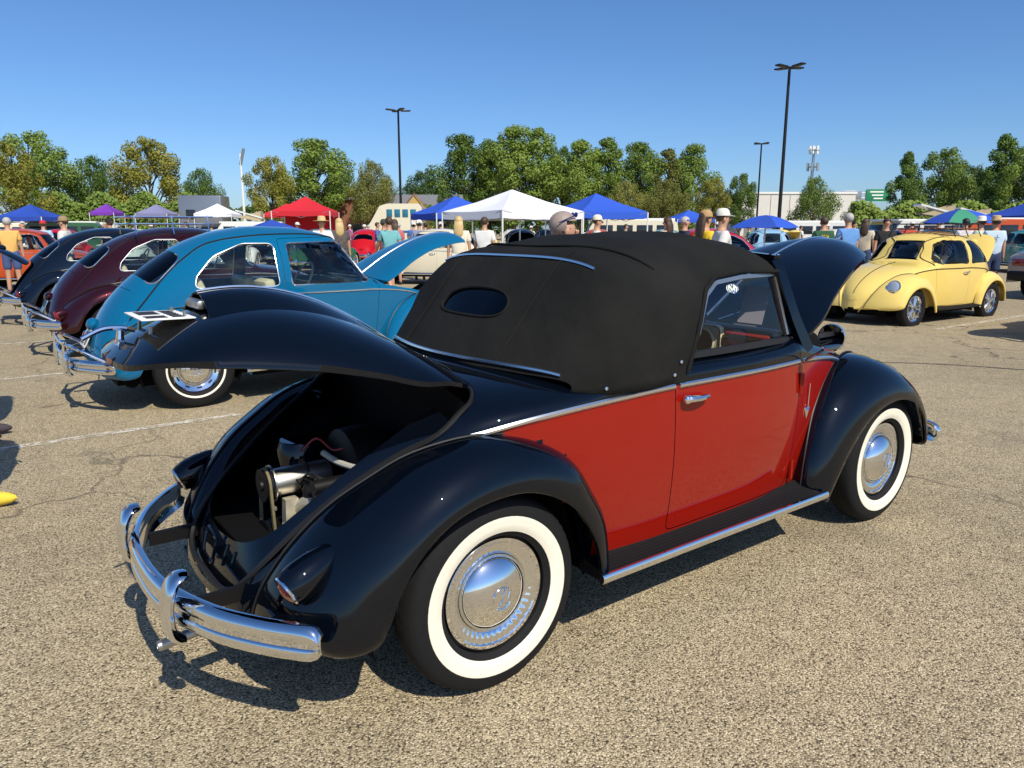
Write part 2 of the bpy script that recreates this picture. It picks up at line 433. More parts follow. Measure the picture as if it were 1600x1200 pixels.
LID = Flap((.10,0,.978), (-.718,0,.345), [(0,.24),(.012,.37),(.04,.46),(.10,.515),(.2,.53),(.35,.474),(.53,.418),(.70,.376),(.84,.341),(.945,.280),(.982,.20),(.996,.10),(1,.0)])
HOOD = Flap((1.80,0,1.012), (2.985,0,.42), [(0,.42),(.015,.51),(.05,.565),(.12,.560),(.3,.505),(.55,.42),(.75,.325),(.9,.215),(.97,.12),(1,.0)])
SLID = Flap((-.40,0,.985), (-.70,0,.45), [(0,.26),(.04,.335),(.12,.365),(.4,.37),(.7,.345),(.86,.30),(.95,.20),(1,.0)])
DOOR = rpoly([(.828,.325),(.820,1.05),(1.672,1.05),(1.675,.60),(1.655,.345),(1.62,.325)], [.03,.0,.0,.2,.05,.03], 5)
WELLS = [prism([(x+.40*math.cos(a), .325+.40*math.sin(a)) for a in [2*math.pi*i/40 for i in range(40)]], (0,0,0), (1,0,0), (0,0,1), (0,sg,0), .40, 1.0) for x in (0, 2.4) for sg in (-1, 1)]
def shrink(out, g):
    """Inset a polygon by g (outline given counter-clockwise or clockwise)."""
    n = len(out); A = sum(out[i][0]*out[(i+1) % n][1]-out[(i+1) % n][0]*out[i][1] for i in range(n)); sg = 1 if A > 0 else -1
    res = []
    for i in range(n):
        a = Vector(out[i-1]); p = Vector(out[i]); b = Vector(out[(i+1) % n]); u = (p-a); v = (b-p)
        if u.length < 1e-7: u = v
        if v.length < 1e-7: v = u
        n1 = Vector((-u.y, u.x)).normalized()*sg; n2 = Vector((-v.y, v.x)).normalized()*sg; m = n1+n2
        m = m/m.dot(n1)*1.0 if m.length > 1e-6 and abs(m.dot(n1)) > .3 else n1
        q = p + m*g; res.append((q.x, q.y))
    return res
def ring_on(skin, out, sg, off=0.0, d=None):
    """Outline (x,z) carried onto the skin from the side sg (+1 left, -1 right)."""
    pts = []
    for x, z in out:
        co, n = skin.hit((x, sg*1.2, z), (0, -sg, 0))
        if co is not None:
            if n.y*sg < 0: n = -n
            pts.append(co + n*off)
    return pts
def shift(me, v):
    me.transform(Matrix.Translation(-Vector(v))); return me
# fenders: pairs of (junction with the body, outer lip), y outward
REARF = [((.49,.275,.65),(.425,.245,.75)),((.462,.48,.66),(.388,.40,.757)),((.398,.60,.66),(.328,.51,.76)),((.31,.722,.65),(.24,.60,.763)),((.15,.806,.63),(.10,.668,.765)),
         ((-.03,.830,.595),(-.04,.678,.765)),((-.21,.795,.54),(-.18,.648,.765)),((-.343,.729,.50),(-.29,.575,.762)),((-.46,.655,.465),(-.365,.475,.757)),
         ((-.56,.555,.43),(-.41,.37,.75)),((-.628,.455,.40),(-.45,.315,.735)),((-.66,.385,.385),(-.54,.292,.675)),((-.675,.315,.37),(-.64,.295,.50))]
FRONTF = [((1.745,.275,.65),(1.835,.235,.745)),((1.775,.45,.645),(1.905,.36,.755)),((1.86,.62,.615),(1.985,.47,.76)),((1.98,.745,.585),(2.09,.57,.765)),((2.14,.825,.54),(2.22,.630,.768)),
          ((2.31,.85,.49),(2.35,.650,.768)),((2.48,.83,.44),(2.48,.635,.767)),((2.62,.775,.395),(2.60,.585,.763)),((2.75,.69,.345),(2.69,.505,.757)),
          ((2.85,.585,.30),(2.745,.41,.75)),((2.92,.47,.25),(2.785,.345,.73)),((2.955,.39,.22),(2.86,.315,.62)),((2.97,.33,.20),(2.93,.31,.45))]
def fender(pairs, sg, nseg=4, nphi=14):
    J = cat([p[0] for p in pairs], nseg); L = cat([p[1] for p in pairs], nseg); vs = []; fs = []
    for a, b in zip(J, L):
        pts = [Vector((a.x, sg*(a.z-.085), a.y-.075)), Vector((a.x, sg*(a.z-.035), a.y-.018))]
        for i in range(nphi+1):
            ph = math.pi/2*i/nphi; u = 1-math.cos(ph); v = math.sin(ph)**.92
            pts.append(Vector((a.x+(b.x-a.x)*u, sg*(a.z+(b.z-a.z)*v), a.y+(b.y-a.y)*u)))
        # J and L are given as (x, z, y)
        c = Vector((0,0,0))
        last = pts[-1]; dirn = (pts[-1]-pts[-2]).normalized()
        pts.append(last + dirn*.004 + Vector((0, -sg*.004, 0))); pts.append(last + dirn*.004 + Vector((0, -sg*.018, 0))); pts.append(last - dirn*.004 + Vector((0, -sg*.024, 0)))
        vs += pts
    W = nphi + 6; n = len(J)
    for i in range(n-1):
        for j in range(W-1):
            a = i*W+j; f = (a, a+1, a+W+1, a+W); fs.append(f if sg < 0 else tuple(reversed(f)))
    me = mesh('fender', vs, fs, sharp=60)
    c = max(me.polygons, key=lambda p: p.center.z)
    if c.normal.z < 0: me.flip_normals()
    return me
def solidify(me, th):
    return boolean(me, [], 'DIFFERENCE', solid=th)
# ------------------------------------------------------------------ wheels and small car parts
def ring_mesh(prof, n=64, wob=None, rw=None):
    """Lathe about y, outward towards -y."""
    vs = []; fs = []; m = len(prof)
    for k in range(n):
        a = 2*math.pi*k/n
        for j, (r, h) in enumerate(prof):
            h2 = h + (wob(j, k) if wob else 0); r2 = r + (rw(j, k) if rw else 0)
            vs.append((r2*math.cos(a), -h2, r2*math.sin(a)))
    for k in range(n):
        for j in range(m-1):
            a = k*m+j; b = ((k+1) % n)*m+j; fs.append((a, a+1, b+1, b))
    return vs, fs
_wm = {}
def wheel_meshes(style):
    if style in _wm: return _wm[style]
    D = {}
    tyre = [(.195,-.05),(.215,-.066),(.24,-.073),(.265,-.0735),(.295,-.068),(.312,-.058),(.321,-.045),(.3245,-.030),(.3235,-.027),(.3235,-.023),(.3255,-.020),(.3255,-.004),(.322,-.002),(.322,.002),(.3255,.004),(.3255,.020),(.3235,.023),(.3235,.027),(.3245,.030),(.321,.045),(.312,.058),(.295,.068),(.265,.0735),(.24,.073),(.215,.066),(.195,.05)]
    D['tyre'] = (MB().add(*ring_mesh(tyre, 120, rw=lambda j, k: (-.004 if (k % 2 and j in (6, 7, 18, 19)) else (-.0025 if (k % 3 == 0 and j in (10, 11, 14, 15)) else 0)))), RUBBER)
    w0, w1 = {'ribbed': (.2135, .2648), 'slotted': (.222, .238), 'plainww': (.2135, .262)}.get(style, (None, None))
    if w0:
        f = pchip([(r, h+.0016) for r, h in [(.195,.05),(.215,.066),(.24,.073),(.265,.0735),(.295,.068)]])
        rs = [w0 + (w1-w0)*i/7 for i in range(8)]
        pr = [(w0, f(w0)-.003)] + [(r, f(r) + (.0012 if abs(r-(w1-.006)) < .004 and style == 'ribbed' else 0)) for r in rs] + [(w1, f(w1)-.003)]
        D['whitewall'] = (MB().add(*ring_mesh(pr, 72)), WHITEWALL)
    D['rim'] = (MB().add(*ring_mesh([(.0,.012),(.10,.014),(.16,.0),(.185,.005),(.195,.02),(.200,.045),(.208,.060),(.2135,.062),(.2135,.050),(.20,.03),(.20,-.05)], 64)), MATTEBLACK)
    cap = [(0,.086),(.02,.0855),(.04,.0835),(.06,.079),(.08,.072),(.10,.062),(.115,.051),(.123,.042),(.127,.033),(.1275,.028),(.125,.024)]
    if style == 'mag':
        m = MB().add(*ring_mesh([(.205,.055),(.198,.060),(.180,.050),(.172,.030),(.172,-.03)], 64))
        for k in range(5):
            a = 2*math.pi*k/5 + .3
            for da in (-.17, .17):
                c0 = (.05*math.cos(a+da*.6), -.045, .05*math.sin(a+da*.6)); c1 = (.178*math.cos(a+da), -.036, .178*math.sin(a+da))
                m.tube([c0, c1], [.017, .012], 6)
        m.add(*ring_mesh([(0,.062),(.028,.060),(.034,.045),(.06,.044),(.062,.02)], 32)); D['spokes'] = (m, CHROME)
    else:
        m = MB().add(*ring_mesh(cap, 64)); hf = pchip([(r, h) for r, h in cap[:9]])
        # raised roundel: ring, V over W
        dome = lambda x, z: (x, -(hf(math.hypot(x, z))+.0005), z)
        m.tube([dome(.036*math.cos(2*math.pi*i/36), .036*math.sin(2*math.pi*i/36)) for i in range(36)], .0026, 5, closed=True)
        for pl in ([(-.014,.031),(0,.004),(.014,.031)], [(-.029,.017),(-.013,-.029),(0,-.002),(.013,-.029),(.029,.017)]):
            q = []
            for a, b in zip(pl[:-1], pl[1:]): q += [dome(a[0]+(b[0]-a[0])*t/4, a[1]+(b[1]-a[1])*t/4) for t in range(4)]
            q.append(dome(*pl[-1])); m.tube(q, .0026, 5)
        D['hubcap'] = (m, CHROME)
        if style == 'ribbed':
            pr = [(.1275,.026),(.131,.031),(.136,.034),(.142,.0375),(.152,.0405),(.162,.042),(.168,.042),(.173,.046),(.184,.0455),(.192,.038),(.196,.026)]
            m = MB().add(*ring_mesh(pr, 168, wob=lambda j, k: (.0014 if (k//2) % 2 else -.0014) if j in (3, 4, 5) else 0)); D['trim_ring'] = (m, CHROME)
        elif style == 'slotted':
            pr = [(.1275,.024),(.134,.022),(.140,.030),(.150,.036),(.166,.040),(.176,.046),(.19,.050),(.205,.052),(.2125,.060),(.213,.063)]
            m = MB().add(*ring_mesh(pr, 72)); D['trim_ring'] = (m, CHROME)
            m = MB()
            for k in range(10):
                a = 2*math.pi*k/10; M = Matrix.Rotation(a, 4, 'Y')
                m.rbox((.158, -.0395, 0), (.014, .006, .040), .003, M=M)
            D['slot'] = (m, SEAL)
        else:
            pr = [(.1275,.022),(.14,.03),(.16,.034),(.18,.05),(.20,.056),(.21,.06)]
            D['trim_ring'] = (MB().add(*ring_mesh(pr, 48)), STEEL)
    out = {k: (m.me(k), mt) for k, (m, mt) in D.items()}
    _wm[style] = out; return out
def add_wheels(root, style, rimmat=None, ys=.64, steer=0.0, rad=1.0):
    W = wheel_meshes(style)
    for x in (0, 2.4):
        for sg in (-1, 1):
            rim = link('wheel', W['rim'][0], rimmat or W['rim'][1], root, loc=(x, sg*ys, .325*rad), rot=(0, rnd.uniform(-2, 2) if style != 'ribbed' else 0, (math.pi if sg > 0 else 0) + (steer if x > 1 else 0)), scale=(rad, 1, rad))
            for k, (me, mt) in W.items():
                if k != 'rim': link(k, me, mt, rim)
def bumper_path(x0, xe, z, w=.735, n=14):
    return [(x0 + (xe-x0)*abs(t)**2.6, w*math.sin(t*math.pi/2)**1.0 if False else w*t, z) for t in [(-1 + 2*i/(2*n)) for i in range(2*n+1)]]
BLADE = [(-.052,-.012),(-.054,0),(-.046,.014),(-.030,.022),(-.012,.021),(-.008,.016),(.008,.016),(.012,.021),(.030,.022),(.046,.014),(.054,0),(.052,-.012),(.03,.004),(-.03,.004)]
def bumper(root, rear, z, guards=.33, rails=False, mat=CHROME, old=True):
    """Curved blade bumper with two guards, and brackets."""
    sgx = -1 if rear else 1; x0 = -.885 if rear else 3.13; xe = -.60 if rear else 2.90
    pts = cat([(x0+(xe-x0)*abs(t)**2.4, .735*t, z) for t in (-1, -.93, -.8, -.6, -.3, 0, .3, .6, .8, .93, 1)], 4)
    m = MB(); pr = [(a, b) for a, b in BLADE] if rear else [(-a, b) for a, b in BLADE]
    # frame: the profile's first axis along z, the second outward
    N_ = len(pts); vs = []; n = len(pr)
    for i, p in enumerate(pts):
        t = (pts[min(i+1, N_-1)] - pts[max(i-1, 0)]).normalized(); o = Vector((t.y, -t.x, 0)) if False else Vector((-t.y, t.x, 0))
        if o.x*sgx < 0 and abs(o.x) > 1e-6: o = -o
        e = [.45, .80, .95][min(i, N_-1-i)] if min(i, N_-1-i) < 3 else 1.0
        for a, b in BLADE: vs.append(p + Vector((0,0,1))*a*e + o*b)
    fs = [(i*n+k, i*n+(k+1) % n, (i+1)*n+(k+1) % n, (i+1)*n+k) for i in range(N_-1) for k in range(n)]
    fs += [tuple(range(n)), tuple(range((N_-1)*n, N_*n))]
    m.add(vs, fs); b = m.build('bumper', mat, root, sharp=50)
    for sg in (-1, 1):
        y = sg*guards; xg = x0+(xe-x0)*abs(guards/.735)**2.4
        g = MB(); P = cat([(xg+sgx*.012, y, z-.085), (xg+sgx*.042, y, z-.055), (xg+sgx*.05, y, z), (xg+sgx*.044, y, z+.06), (xg+sgx*.022, y, z+.105), (xg-sgx*.012, y, z+.115)], 4)
        rr = [.62,.72,.80,.86,.9,.92,.94,.95,.96,.97,.98,.99,1,1,1,.98,.95,.9,.85,.75,.6]; rr = [.044*rr[min(i, 20)] for i in range(len(P))]
        g.tube(P, rr, 10, prof=[(1.0*math.cos(2*math.pi*k/12), .42*math.sin(2*math.pi*k/12)) for k in range(12)], up=(sgx, 0, .01)); g.build('bumper_guard', mat, root, sharp=60)
        k = MB(); k.tube([(x0*.0+(-.60 if rear else 2.80), sg*.30, z-.005), (xg-sgx*.03, sg*.30, z-.005)], 1, prof=[(.008,.024),(-.008,.024),(-.008,-.024),(.008,-.024)], up=(0,0,1)); k.build('bumper_bracket', MATTEBLACK, root)
        if rails:
            q = cat([(x0+(xe-x0)*.9+sgx*.0, sg*.68, z+.035), (xg*.35+x0*.65-sgx*.05, sg*.60, z+.15), (xg+sgx*.02, sg*.45, z+.17), (xg+sgx*.045, sg*guards, z+.165)], 5)
            r_ = MB(); r_.tube(q, .013, 8); r_.build('bumper_rail', mat, root)
    if rails:
        xg = x0+(xe-x0)*abs(guards/.735)**2.4+sgx*.045
        for dz in (.165, .075):
            r_ = MB(); r_.tube([(xg, -guards, z+dz), (xg+sgx*.01, 0, z+dz), (xg, guards, z+dz)], .013, 8); r_.build('bumper_rail', mat, root)
        for sg in (-1, 1):
            r_ = MB(); r_.tube([(xg+sgx*.004, sg*guards, z-.09), (xg+sgx*.012, sg*guards, z+.02), (xg, sg*guards, z+.19)], [.016,.019,.014], 8); r_.build('bumper_guard', mat, root)
def headlight(root, sg, body, at_=(2.775, .545, .668)):
    M = Matrix.Translation((at_[0], sg*at_[1], at_[2])) @ Matrix.Rotation(R(-22), 4, 'Y') @ Matrix.Rotation(R(sg*4), 4, 'Z')
    h = MB(); h.lathe([(.098,-.16),(.101,-.05),(.102,0),(.096,.006)], 28, 'x', M=M); hb = h.build('headlight', body, root)
    r_ = MB(); r_.lathe([(.103,-.012),(.106,.0),(.102,.012),(.092,.016),(.088,.010)], 32, 'x', M=M); r_.build('headlight_rim', CHROME, hb)
    l = MB(); l.lathe([(.0905,.010),(.07,.024),(.04,.032),(0,.035)], 28, 'x', M=M); l.build('lens', CLEARLENS, hb)
def plate(root, M, rows, name='licence_plate', size=(.30,.15), bgm=None, ink=None, px=None):
    """A plate in the x-y plane of M (x right, y up, z out); rows: list of strings of bar codes for unreadable characters."""
    m = MB(); m.rbox((0,0,0), (size[0], size[1], .004), .0015, M=M); p = m.build(name, bgm or PAPER, root)
    g = MB()
    for y, h, txt in rows:
        n = len(txt); wd = size[0]*.84/n; x = -size[0]*.42
        for ch in txt:
            glyph(g, ch, x+wd*.14, y-h/2, wd*.72, h, M, .0026)
            x += wd
    if g.v: g.build('plate_lettering', ink or INK, p, smooth=False)
    return p
SEGS = {'A': '0 0 .5 1;.5 1 1 0;.2 .38 .8 .38', 'B': '0 0 0 1;0 1 .8 .95;.8 .95 .8 .55;0 .52 .8 .52;.9 .48 .9 .05;0 0 .9 0', 'C': '1 .85 .5 1;.5 1 0 .6;0 .6 0 .4;0 .4 .5 0;.5 0 1 .15', 'E': '0 0 0 1;0 1 1 1;0 .5 .8 .5;0 0 1 0',
        'H': '0 0 0 1;1 0 1 1;0 .5 1 .5', 'I': '.5 0 .5 1', 'K': '0 0 0 1;0 .45 1 1;.3 .6 1 0', 'L': '0 0 0 1;0 0 1 0', 'O': '0 .2 0 .8;0 .8 .5 1;.5 1 1 .8;1 .8 1 .2;1 .2 .5 0;.5 0 0 .2', 'S': '1 .85 .5 1;.5 1 0 .8;0 .8 1 .3;1 .3 .5 0;.5 0 0 .15',
        'T': '.5 0 .5 1;0 1 1 1', 'V': '0 1 .5 0;.5 0 1 1', 'W': '0 1 .25 0;.25 0 .5 .7;.5 .7 .75 0;.75 0 1 1', 'Y': '0 1 .5 .5;.5 .5 1 1;.5 .5 .5 0', 'X': '0 0 1 1;0 1 1 0', 'N': '0 0 0 1;0 1 1 0;1 0 1 1',
        '0': '0 .2 0 .8;0 .8 .5 1;.5 1 1 .8;1 .8 1 .2;1 .2 .5 0;.5 0 0 .2', '1': '.5 0 .5 1;.2 .8 .5 1', '2': '0 .8 .5 1;.5 1 1 .7;1 .7 0 0;0 0 1 0', '3': '0 1 1 1;1 1 .4 .55;.4 .55 1 .3;1 .3 .5 0;.5 0 0 .15', '4': '.8 0 .8 1;.8 1 0 .3;0 .3 1 .3',
        '5': '1 1 0 1;0 1 0 .55;0 .55 .7 .6;.7 .6 1 .3;1 .3 .5 0;.5 0 0 .1', '6': '.9 1 .2 .7;.2 .7 0 .3;0 .3 .5 0;.5 0 1 .3;1 .3 .5 .55;.5 .55 0 .3', '7': '0 1 1 1;1 1 .4 0', '8': '.5 .52 .1 .75;.1 .75 .5 1;.5 1 .9 .75;.9 .75 .5 .52;.5 .52 0 .25;0 .25 .5 0;.5 0 1 .25;1 .25 .5 .52', '9': '.1 0 .8 .3;.8 .3 1 .7;1 .7 .5 1;.5 1 0 .7;0 .7 .5 .45;.5 .45 1 .7',
        '-': '.1 .5 .9 .5', ' ': '', '#': '.5 0 .5 1;.2 0 .2 1;.8 0 .8 1'}
def glyph(g, ch, x, y, w, h, M, t, th=None):
    th = th or h*.16
    for seg in [s for s in SEGS.get(ch, '').split(';') if s]:
        a, b, c, d = [float(q) for q in seg.split()]
        p = Vector((x+a*w, y+b*h, 0)); q = Vector((x+c*w, y+d*h, 0)); u = (q-p)
        if u.length < 1e-6: continue
        u.normalize(); v = Vector((-u.y, u.x, 0))*th/2; p -= u*th/2*.8; q += u*th/2*.8
        vs = [p-v, q-v, q+v, p+v]; vs = [Vector((k.x, k.y, t)) for k in vs] + [Vector((k.x, k.y, t+.001)) for k in vs]
        g.add(vs, [(0,3,2,1),(4,5,6,7),(0,1,5,4),(1,2,6,5),(2,3,7,6),(3,0,4,7)], M=M)
def running_boards(root, strip=True, mat=None, z=.292):
    for sg in (-1, 1):
        m = MB(); xs = [.42 + 1.36*i/10 for i in range(11)]
        rows = []
        for x in xs:
            yo = .752 + (.0 if x < 1.6 else .0); rows.append([(x, sg*.62, z+.035), (x, sg*.66, z+.018), (x, sg*.70, z+.010), (x, sg*yo, z), (x, sg*(yo+.004), z-.012), (x, sg*(yo-.004), z-.03), (x, sg*.62, z-.03)])
        vs = [p for r_ in rows for p in r_]; n = 7; fs = [(i*n+k, i*n+(k+1) % n, (i+1)*n+(k+1) % n, (i+1)*n+k) for i in range(10) for k in range(n)] + [tuple(range(n)), tuple(range(10*n, 11*n))]
        m.add(vs, fs); b = m.build('running_board', mat or MAT_RB, root)
        r_ = MB()
        for j in range(5): r_.tube([(.45, sg*(.672+.016*j), z+.0155-.0026*j), (1.74, sg*(.672+.016*j), z+.0155-.0026*j)], .0022, 4)
        r_.build('tread_ribs', mat or MAT_RB, b)
        if strip:
            s = MB(); s.tube(cat([(.425, sg*.757, z-.008), (.44, sg*.76, z-.006), (1.0, sg*.76, z-.004), (1.74, sg*.76, z-.004), (1.765, sg*.755, z-.006)], 4), 1, prof=[(.005,-.017),(.012,-.006),(.012,.006),(.006,.015),(-.004,.015),(-.004,-.017)] if sg < 0 else [(-.005,-.017),(-.012,-.006),(-.012,.006),(-.006,.015),(.004,.015),(.004,-.017)], up=(0,0,1)); s.build('running_board_trim', CHROME, b)
def wheelhouses(root):
    for x in (0, 2.4):
        for sg in (-1, 1):
            A = [math.pi*(-.12+1.24*i/24) for i in range(25)]; r_ = .405; yi = .40 if x < 1 else .36; yo = .60 if x < 1 else .47; n = len(A)
            vs = [(x+r_*math.cos(a), sg*yo, .325+r_*math.sin(a)) for a in A] + [(x+r_*math.cos(a), sg*yi, .325+r_*math.sin(a)) for a in A]
            m = MB(); m.add(vs, [(i, i+1, n+i+1, n+i) for i in range(n-1)] + [tuple(range(n, 2*n))]); m.build('wheelhouse', DARK, root)
def underbody(root):
    wheelhouses(root)
    m = MB(); m.box((1.1,0,.27), (3.3,.78,.14)); m.box((1.15,0,.26), (1.3,1.24,.10)); m.build('floor_pan', DARK, root)
    for x in (0, 2.4): a = MB(); a.tube([(x,-.60,.325),(x,.60,.325)], .035, 8); a.build('axle', DARK, root)
    a = MB(); a.tube([(-.45,-.45,.24),(-.45,.45,.24)], .06, 8); a.build('silencer', DARK, root)
# ------------------------------------------------------------------ the two-tone convertible
def roofpt(F, xs, y, off=0.0):
    zt, zb, wb, n, k = [F[q](xs) for q in ('zt','zb','wb','n','k')]
    u = min(abs(y)/wb, 1.0); z = zb + (zt-zb)*(1-u**n)**(1/n); return Vector((xs + k*y*y, y, z+off))
def build_convertible(loc, rz):
    root = empty('convertible_car', loc, rz, 'black and red vintage convertible with black canvas roof up and rear engine lid raised', 'car')
    skin = body_skin(CONV, XS_BODY, red=(.0, 2.33)); S = Skin(skin)
    two = [BLACK, RED]
    cock = prism(rpoly([(.46,-.585),(1.66,-.565),(1.66,.565),(.46,.585)], [.25,.06,.06,.25], 8), (0,0,0), (1,0,0), (0,1,0), (0,0,1), .80, 1.3)
    side_door = side(DOOR, .45, 1.0)
    body = boolean(skin, [cutter([cock]), cutter([LID.prism(.004)]), cutter([HOOD.prism(.004)]), cutter(side(shrink(DOOR, -.004), .45, 1.0)), cutter(WELLS)], 'DIFFERENCE', solid=.014)
    skin_normals(body, skin); link('body', body, two, root)
    lidm = boolean(skin, [cutter([LID.prism()])], 'INTERSECT', solid=.012); skin_normals(lidm, skin); shift(lidm, LID.h)
    hoodm = boolean(skin, [cutter([HOOD.prism()])], 'INTERSECT', solid=.012); skin_normals(hoodm, skin); shift(hoodm, HOOD.h)
    lid = link('engine_lid', lidm, two, root, loc=LID.h, rot=(0, R(44.3), 0))
    hood = link('hood', hoodm, two, root, loc=HOOD.h, rot=(0, R(-40), 0))
    for i, sg in enumerate((-1, 1)):
        d = boolean(skin, [cutter([side(DOOR, .45, 1.0)[i]])], 'INTERSECT', solid=.014)
        d = boolean(d, [cutter([cock])], 'DIFFERENCE'); skin_normals(d, skin)
        door = link('door', d, two, root)
        m = MB(); m.tube(ring_on(S, [(.836+.0, .8995)] + [(.836+.822*i/12, .8995) for i in range(1, 13)], sg, .004), 1, prof=[(-.010,-.004),(.010,-.004),(.010,.002),(.004,.007),(-.004,.007),(-.010,.002)], up=(0, sg, .02)); m.build('trim_strip', ALU, door)
        # handle: slim bar on two feet with a push button
        h = MB(); p0 = ring_on(S, [(.86,.847)], sg, .0)[0]; p1 = ring_on(S, [(.985,.847)], sg, 0)[0]; o = Vector((0, sg, 0))
        h.tube(cat([p0+o*.012, p0+o*.03+Vector((.012,0,.002)), (p0+p1)/2+o*.034, p1+o*.026+Vector((-.01,0,0)), p1+o*.010], 4), [.012,.014,.015,.015,.014,.014,.013,.013,.012,.011,.010,.009,.009,.008,.007,.006,.005], 8)
        h.ball(tuple(p0+o*.022), (.018,.016,.018)); h.build('door_handle', CHROME, door)
        for z in (.40, .80):
            q = ring_on(S, [(1.685, z)], sg, .008)[0]; hh = MB(); hh.tube([q+Vector((-.004,0,-.045)), q+Vector((-.004,0,.045))], .011, 8); hh.build('door_hinge', RED, root)
        # rail under the side window, with a rubber wiper
        m = MB(); m.tube([Vector((x, sg*(.612 - .028*max(0, (x-1.2)/.46)), 0.990)) for x in [.80+.86*i/12 for i in range(13)]], 1, prof=[(-.016,-.012),(.016,-.012),(.014,.010),(-.010,.012)], up=(0,0,1)); m.build('window_sill', SEAL, door)
    # belt trim behind the door and along the front quarter
    zbf = pchip(ZB)
    for sg in (-1, 1):
        for a, b in ((-.02, .812), (1.692, 2.30)):
            m = MB(); m.tube(ring_on(S, [(a+(b-a)*i/20, zbf(a+(b-a)*i/20)) for i in range(21)], sg, .004), 1, prof=[(-.010,-.004),(.010,-.004),(.010,.002),(.004,.007),(-.004,.007),(-.010,.002)], up=(0, sg, .02)); m.build('trim_strip', ALU, root)
        q = ring_on(S, [(1.775,.655)], sg, .004)[0]
        e = MB(); e.add([(q.x-.022,q.y,q.z+.02),(q.x+.022,q.y,q.z+.02),(q.x,q.y,q.z-.035),(q.x,q.y+sg*.010,q.z+.004)], [(0,1,3),(1,2,3),(2,0,3),(0,2,1)]); e.tube([(q.x,q.y+sg*.004,q.z+.02),(q.x+.004,q.y+sg*.004,q.z+.13)], .0025, 5); e.build('quarter_emblem', CHROME, root, smooth=False)
    # fenders
    for nm, pairs in (('rear_fender', REARF), ('front_fender', FRONTF)):
        for sg in (-1, 1):
            fm = fender(pairs, sg); f = link(nm, solidify(fm, .006), BLACK, root)
            f.data.polygons.foreach_set('use_smooth', [True]*len(f.data.polygons)); f.data.set_sharp_from_angle(angle=R(50))
            b = MB(); b.tube([Vector((p.x, sg*(p.z+.004), p.y+.004)) for p in cat([q[0] for q in pairs], 4)], .0042, 6); b.build('fender_piping', SEAL, f)
            if nm == 'rear_fender':
                # tail lamp pod: a bullet lying along the fender, lens looking back
                M = Matrix.Translation((-.588, sg*.585, .512)) @ Matrix.Rotation(R(180 - sg*4), 4, 'Z') @ Matrix.Rotation(R(27), 4, 'Y')
                t = MB(); t.lathe([(.004,-.15),(.024,-.13),(.042,-.09),(.054,-.04),(.058,0),(.056,.035),(.050,.05)], 20, 'x', M=M); tl = t.build('tail_lamp', BLACK, f)
                r_ = MB(); r_.lathe([(.049,.047),(.0515,.052),(.049,.057),(.043,.058)], 24, 'x', M=M); r_.build('lamp_rim', CHROME, tl)
                l = MB(); l.lathe([(.043,.056),(.028,.064),(.012,.068),(0,.069)], 20, 'x', M=M); l.build('lens', LENS, tl)
            else: headlight(f, sg, BLACK, (2.735, .505, .66))
    underbody(root); add_wheels(root, 'ribbed', MATTEBLACK); running_boards(root)
    bumper(root, True, .385); bumper(root, False, .385)
    ex = MB(); ex.tube([(-.70,-.20,.255),(-.905,-.205,.235)], .017, 12, caps=False); ex.tube([(-.70,-.20,.255),(-.90,-.205,.2355)], .013, 12); ex.build('exhaust_tip', STEEL, root)
    # ---- engine bay
    bay = MB(); ys = [-.60+1.20*i/16 for i in range(17)]; tops = [(S.hit((.03, y, 1.5), (0,0,-1))[0] or Vector((0,0,.8))).z-.018 for y in ys]
    bay.add([(-.0, y, .30) for y in ys]+[(.03, y, z) for y, z in zip(ys, tops)], [(k, k+1, 18+k, 17+k) for k in range(16)]); bay.box((-.28,0,.44), (.66,.82,.01)); bay.build('engine_bay', DARK, root, smooth=False)
    # recessed apron under the lid, with stamped ribs
    lowtab = [(t*LID.len, h) for t, h in [(.16,.40),(.18,.49),(.30,.468),(.42,.435),(.58,.392),(.74,.352),(.86,.316),(.93,.27),(.972,.185),(.988,.08),(.99,0)]]
    sk2 = skin.copy(); vn = [v.normal.copy() for v in sk2.vertices]
    for v, n in zip(sk2.vertices, vn): v.co -= n*.03
    inner = [(.115,.715),(.19,.735),(.235,.80),(.215,.86),(.12,.885)]
    ap = boolean(sk2, [cutter([LID.prism(0, tab=lowtab)])], 'INTERSECT', solid=.006)
    hole = tongue([(t*LID.len, h) for t, h in [(.12,.34),(.14,.40),(.30,.39),(.52,.352),(.66,.32),(.76,.285),(.825,.225),(.862,.125),(.872,0)]])
    ap = boolean(ap, [cutter([prism(hole, LID.h, (0,1,0), LID.e, LID.d, -.3, .5)])], 'DIFFERENCE'); skin_normals(ap, sk2)
    apo = link('rear_apron', ap, BLACK, root); S2 = Skin(sk2)
    st = MB()
    for pl in ([(-.02,.895),(.12,.885),(.10,.955),(-.015,.962)],):
        P = [LID.pt(S2, y, t)[0]+LID.d*.002 for y, t in rpoly(pl, .015, 4)]; st.tube(P, .006, 6, closed=True)
    for y in (-.17, -.11): st.tube([LID.pt(S2, y, t)[0]+LID.d*.001 for t in (.88, .905, .94-.3*(abs(y)-.10))], .006, 6)
    st.build('stamped_ribs', BLACK, apo)
    seal = MB(); P = []
    for y, s in tongue([(t, h-.016) if h > .02 else (t-.012, 0) for t, h in LID.tab], 40):
        co, n = LID.pt(S, y, s/LID.len)
        if co is not None: P.append(co - LID.d*.014)
    seal.tube(P, .010, 6, closed=True); seal.build('lid_seal', SEAL, root)
    eng = MB(); eng.lathe([(.0,-.08),(.13,-.08),(.15,-.07),(.155,0),(.15,.07),(.13,.08),(0,.08)], 32, 'x', c=(-.13,.0,.60)); eng.box((-.17,0,.50), (.17,.46,.16)); e = eng.build('engine', MATTEBLACK, root)
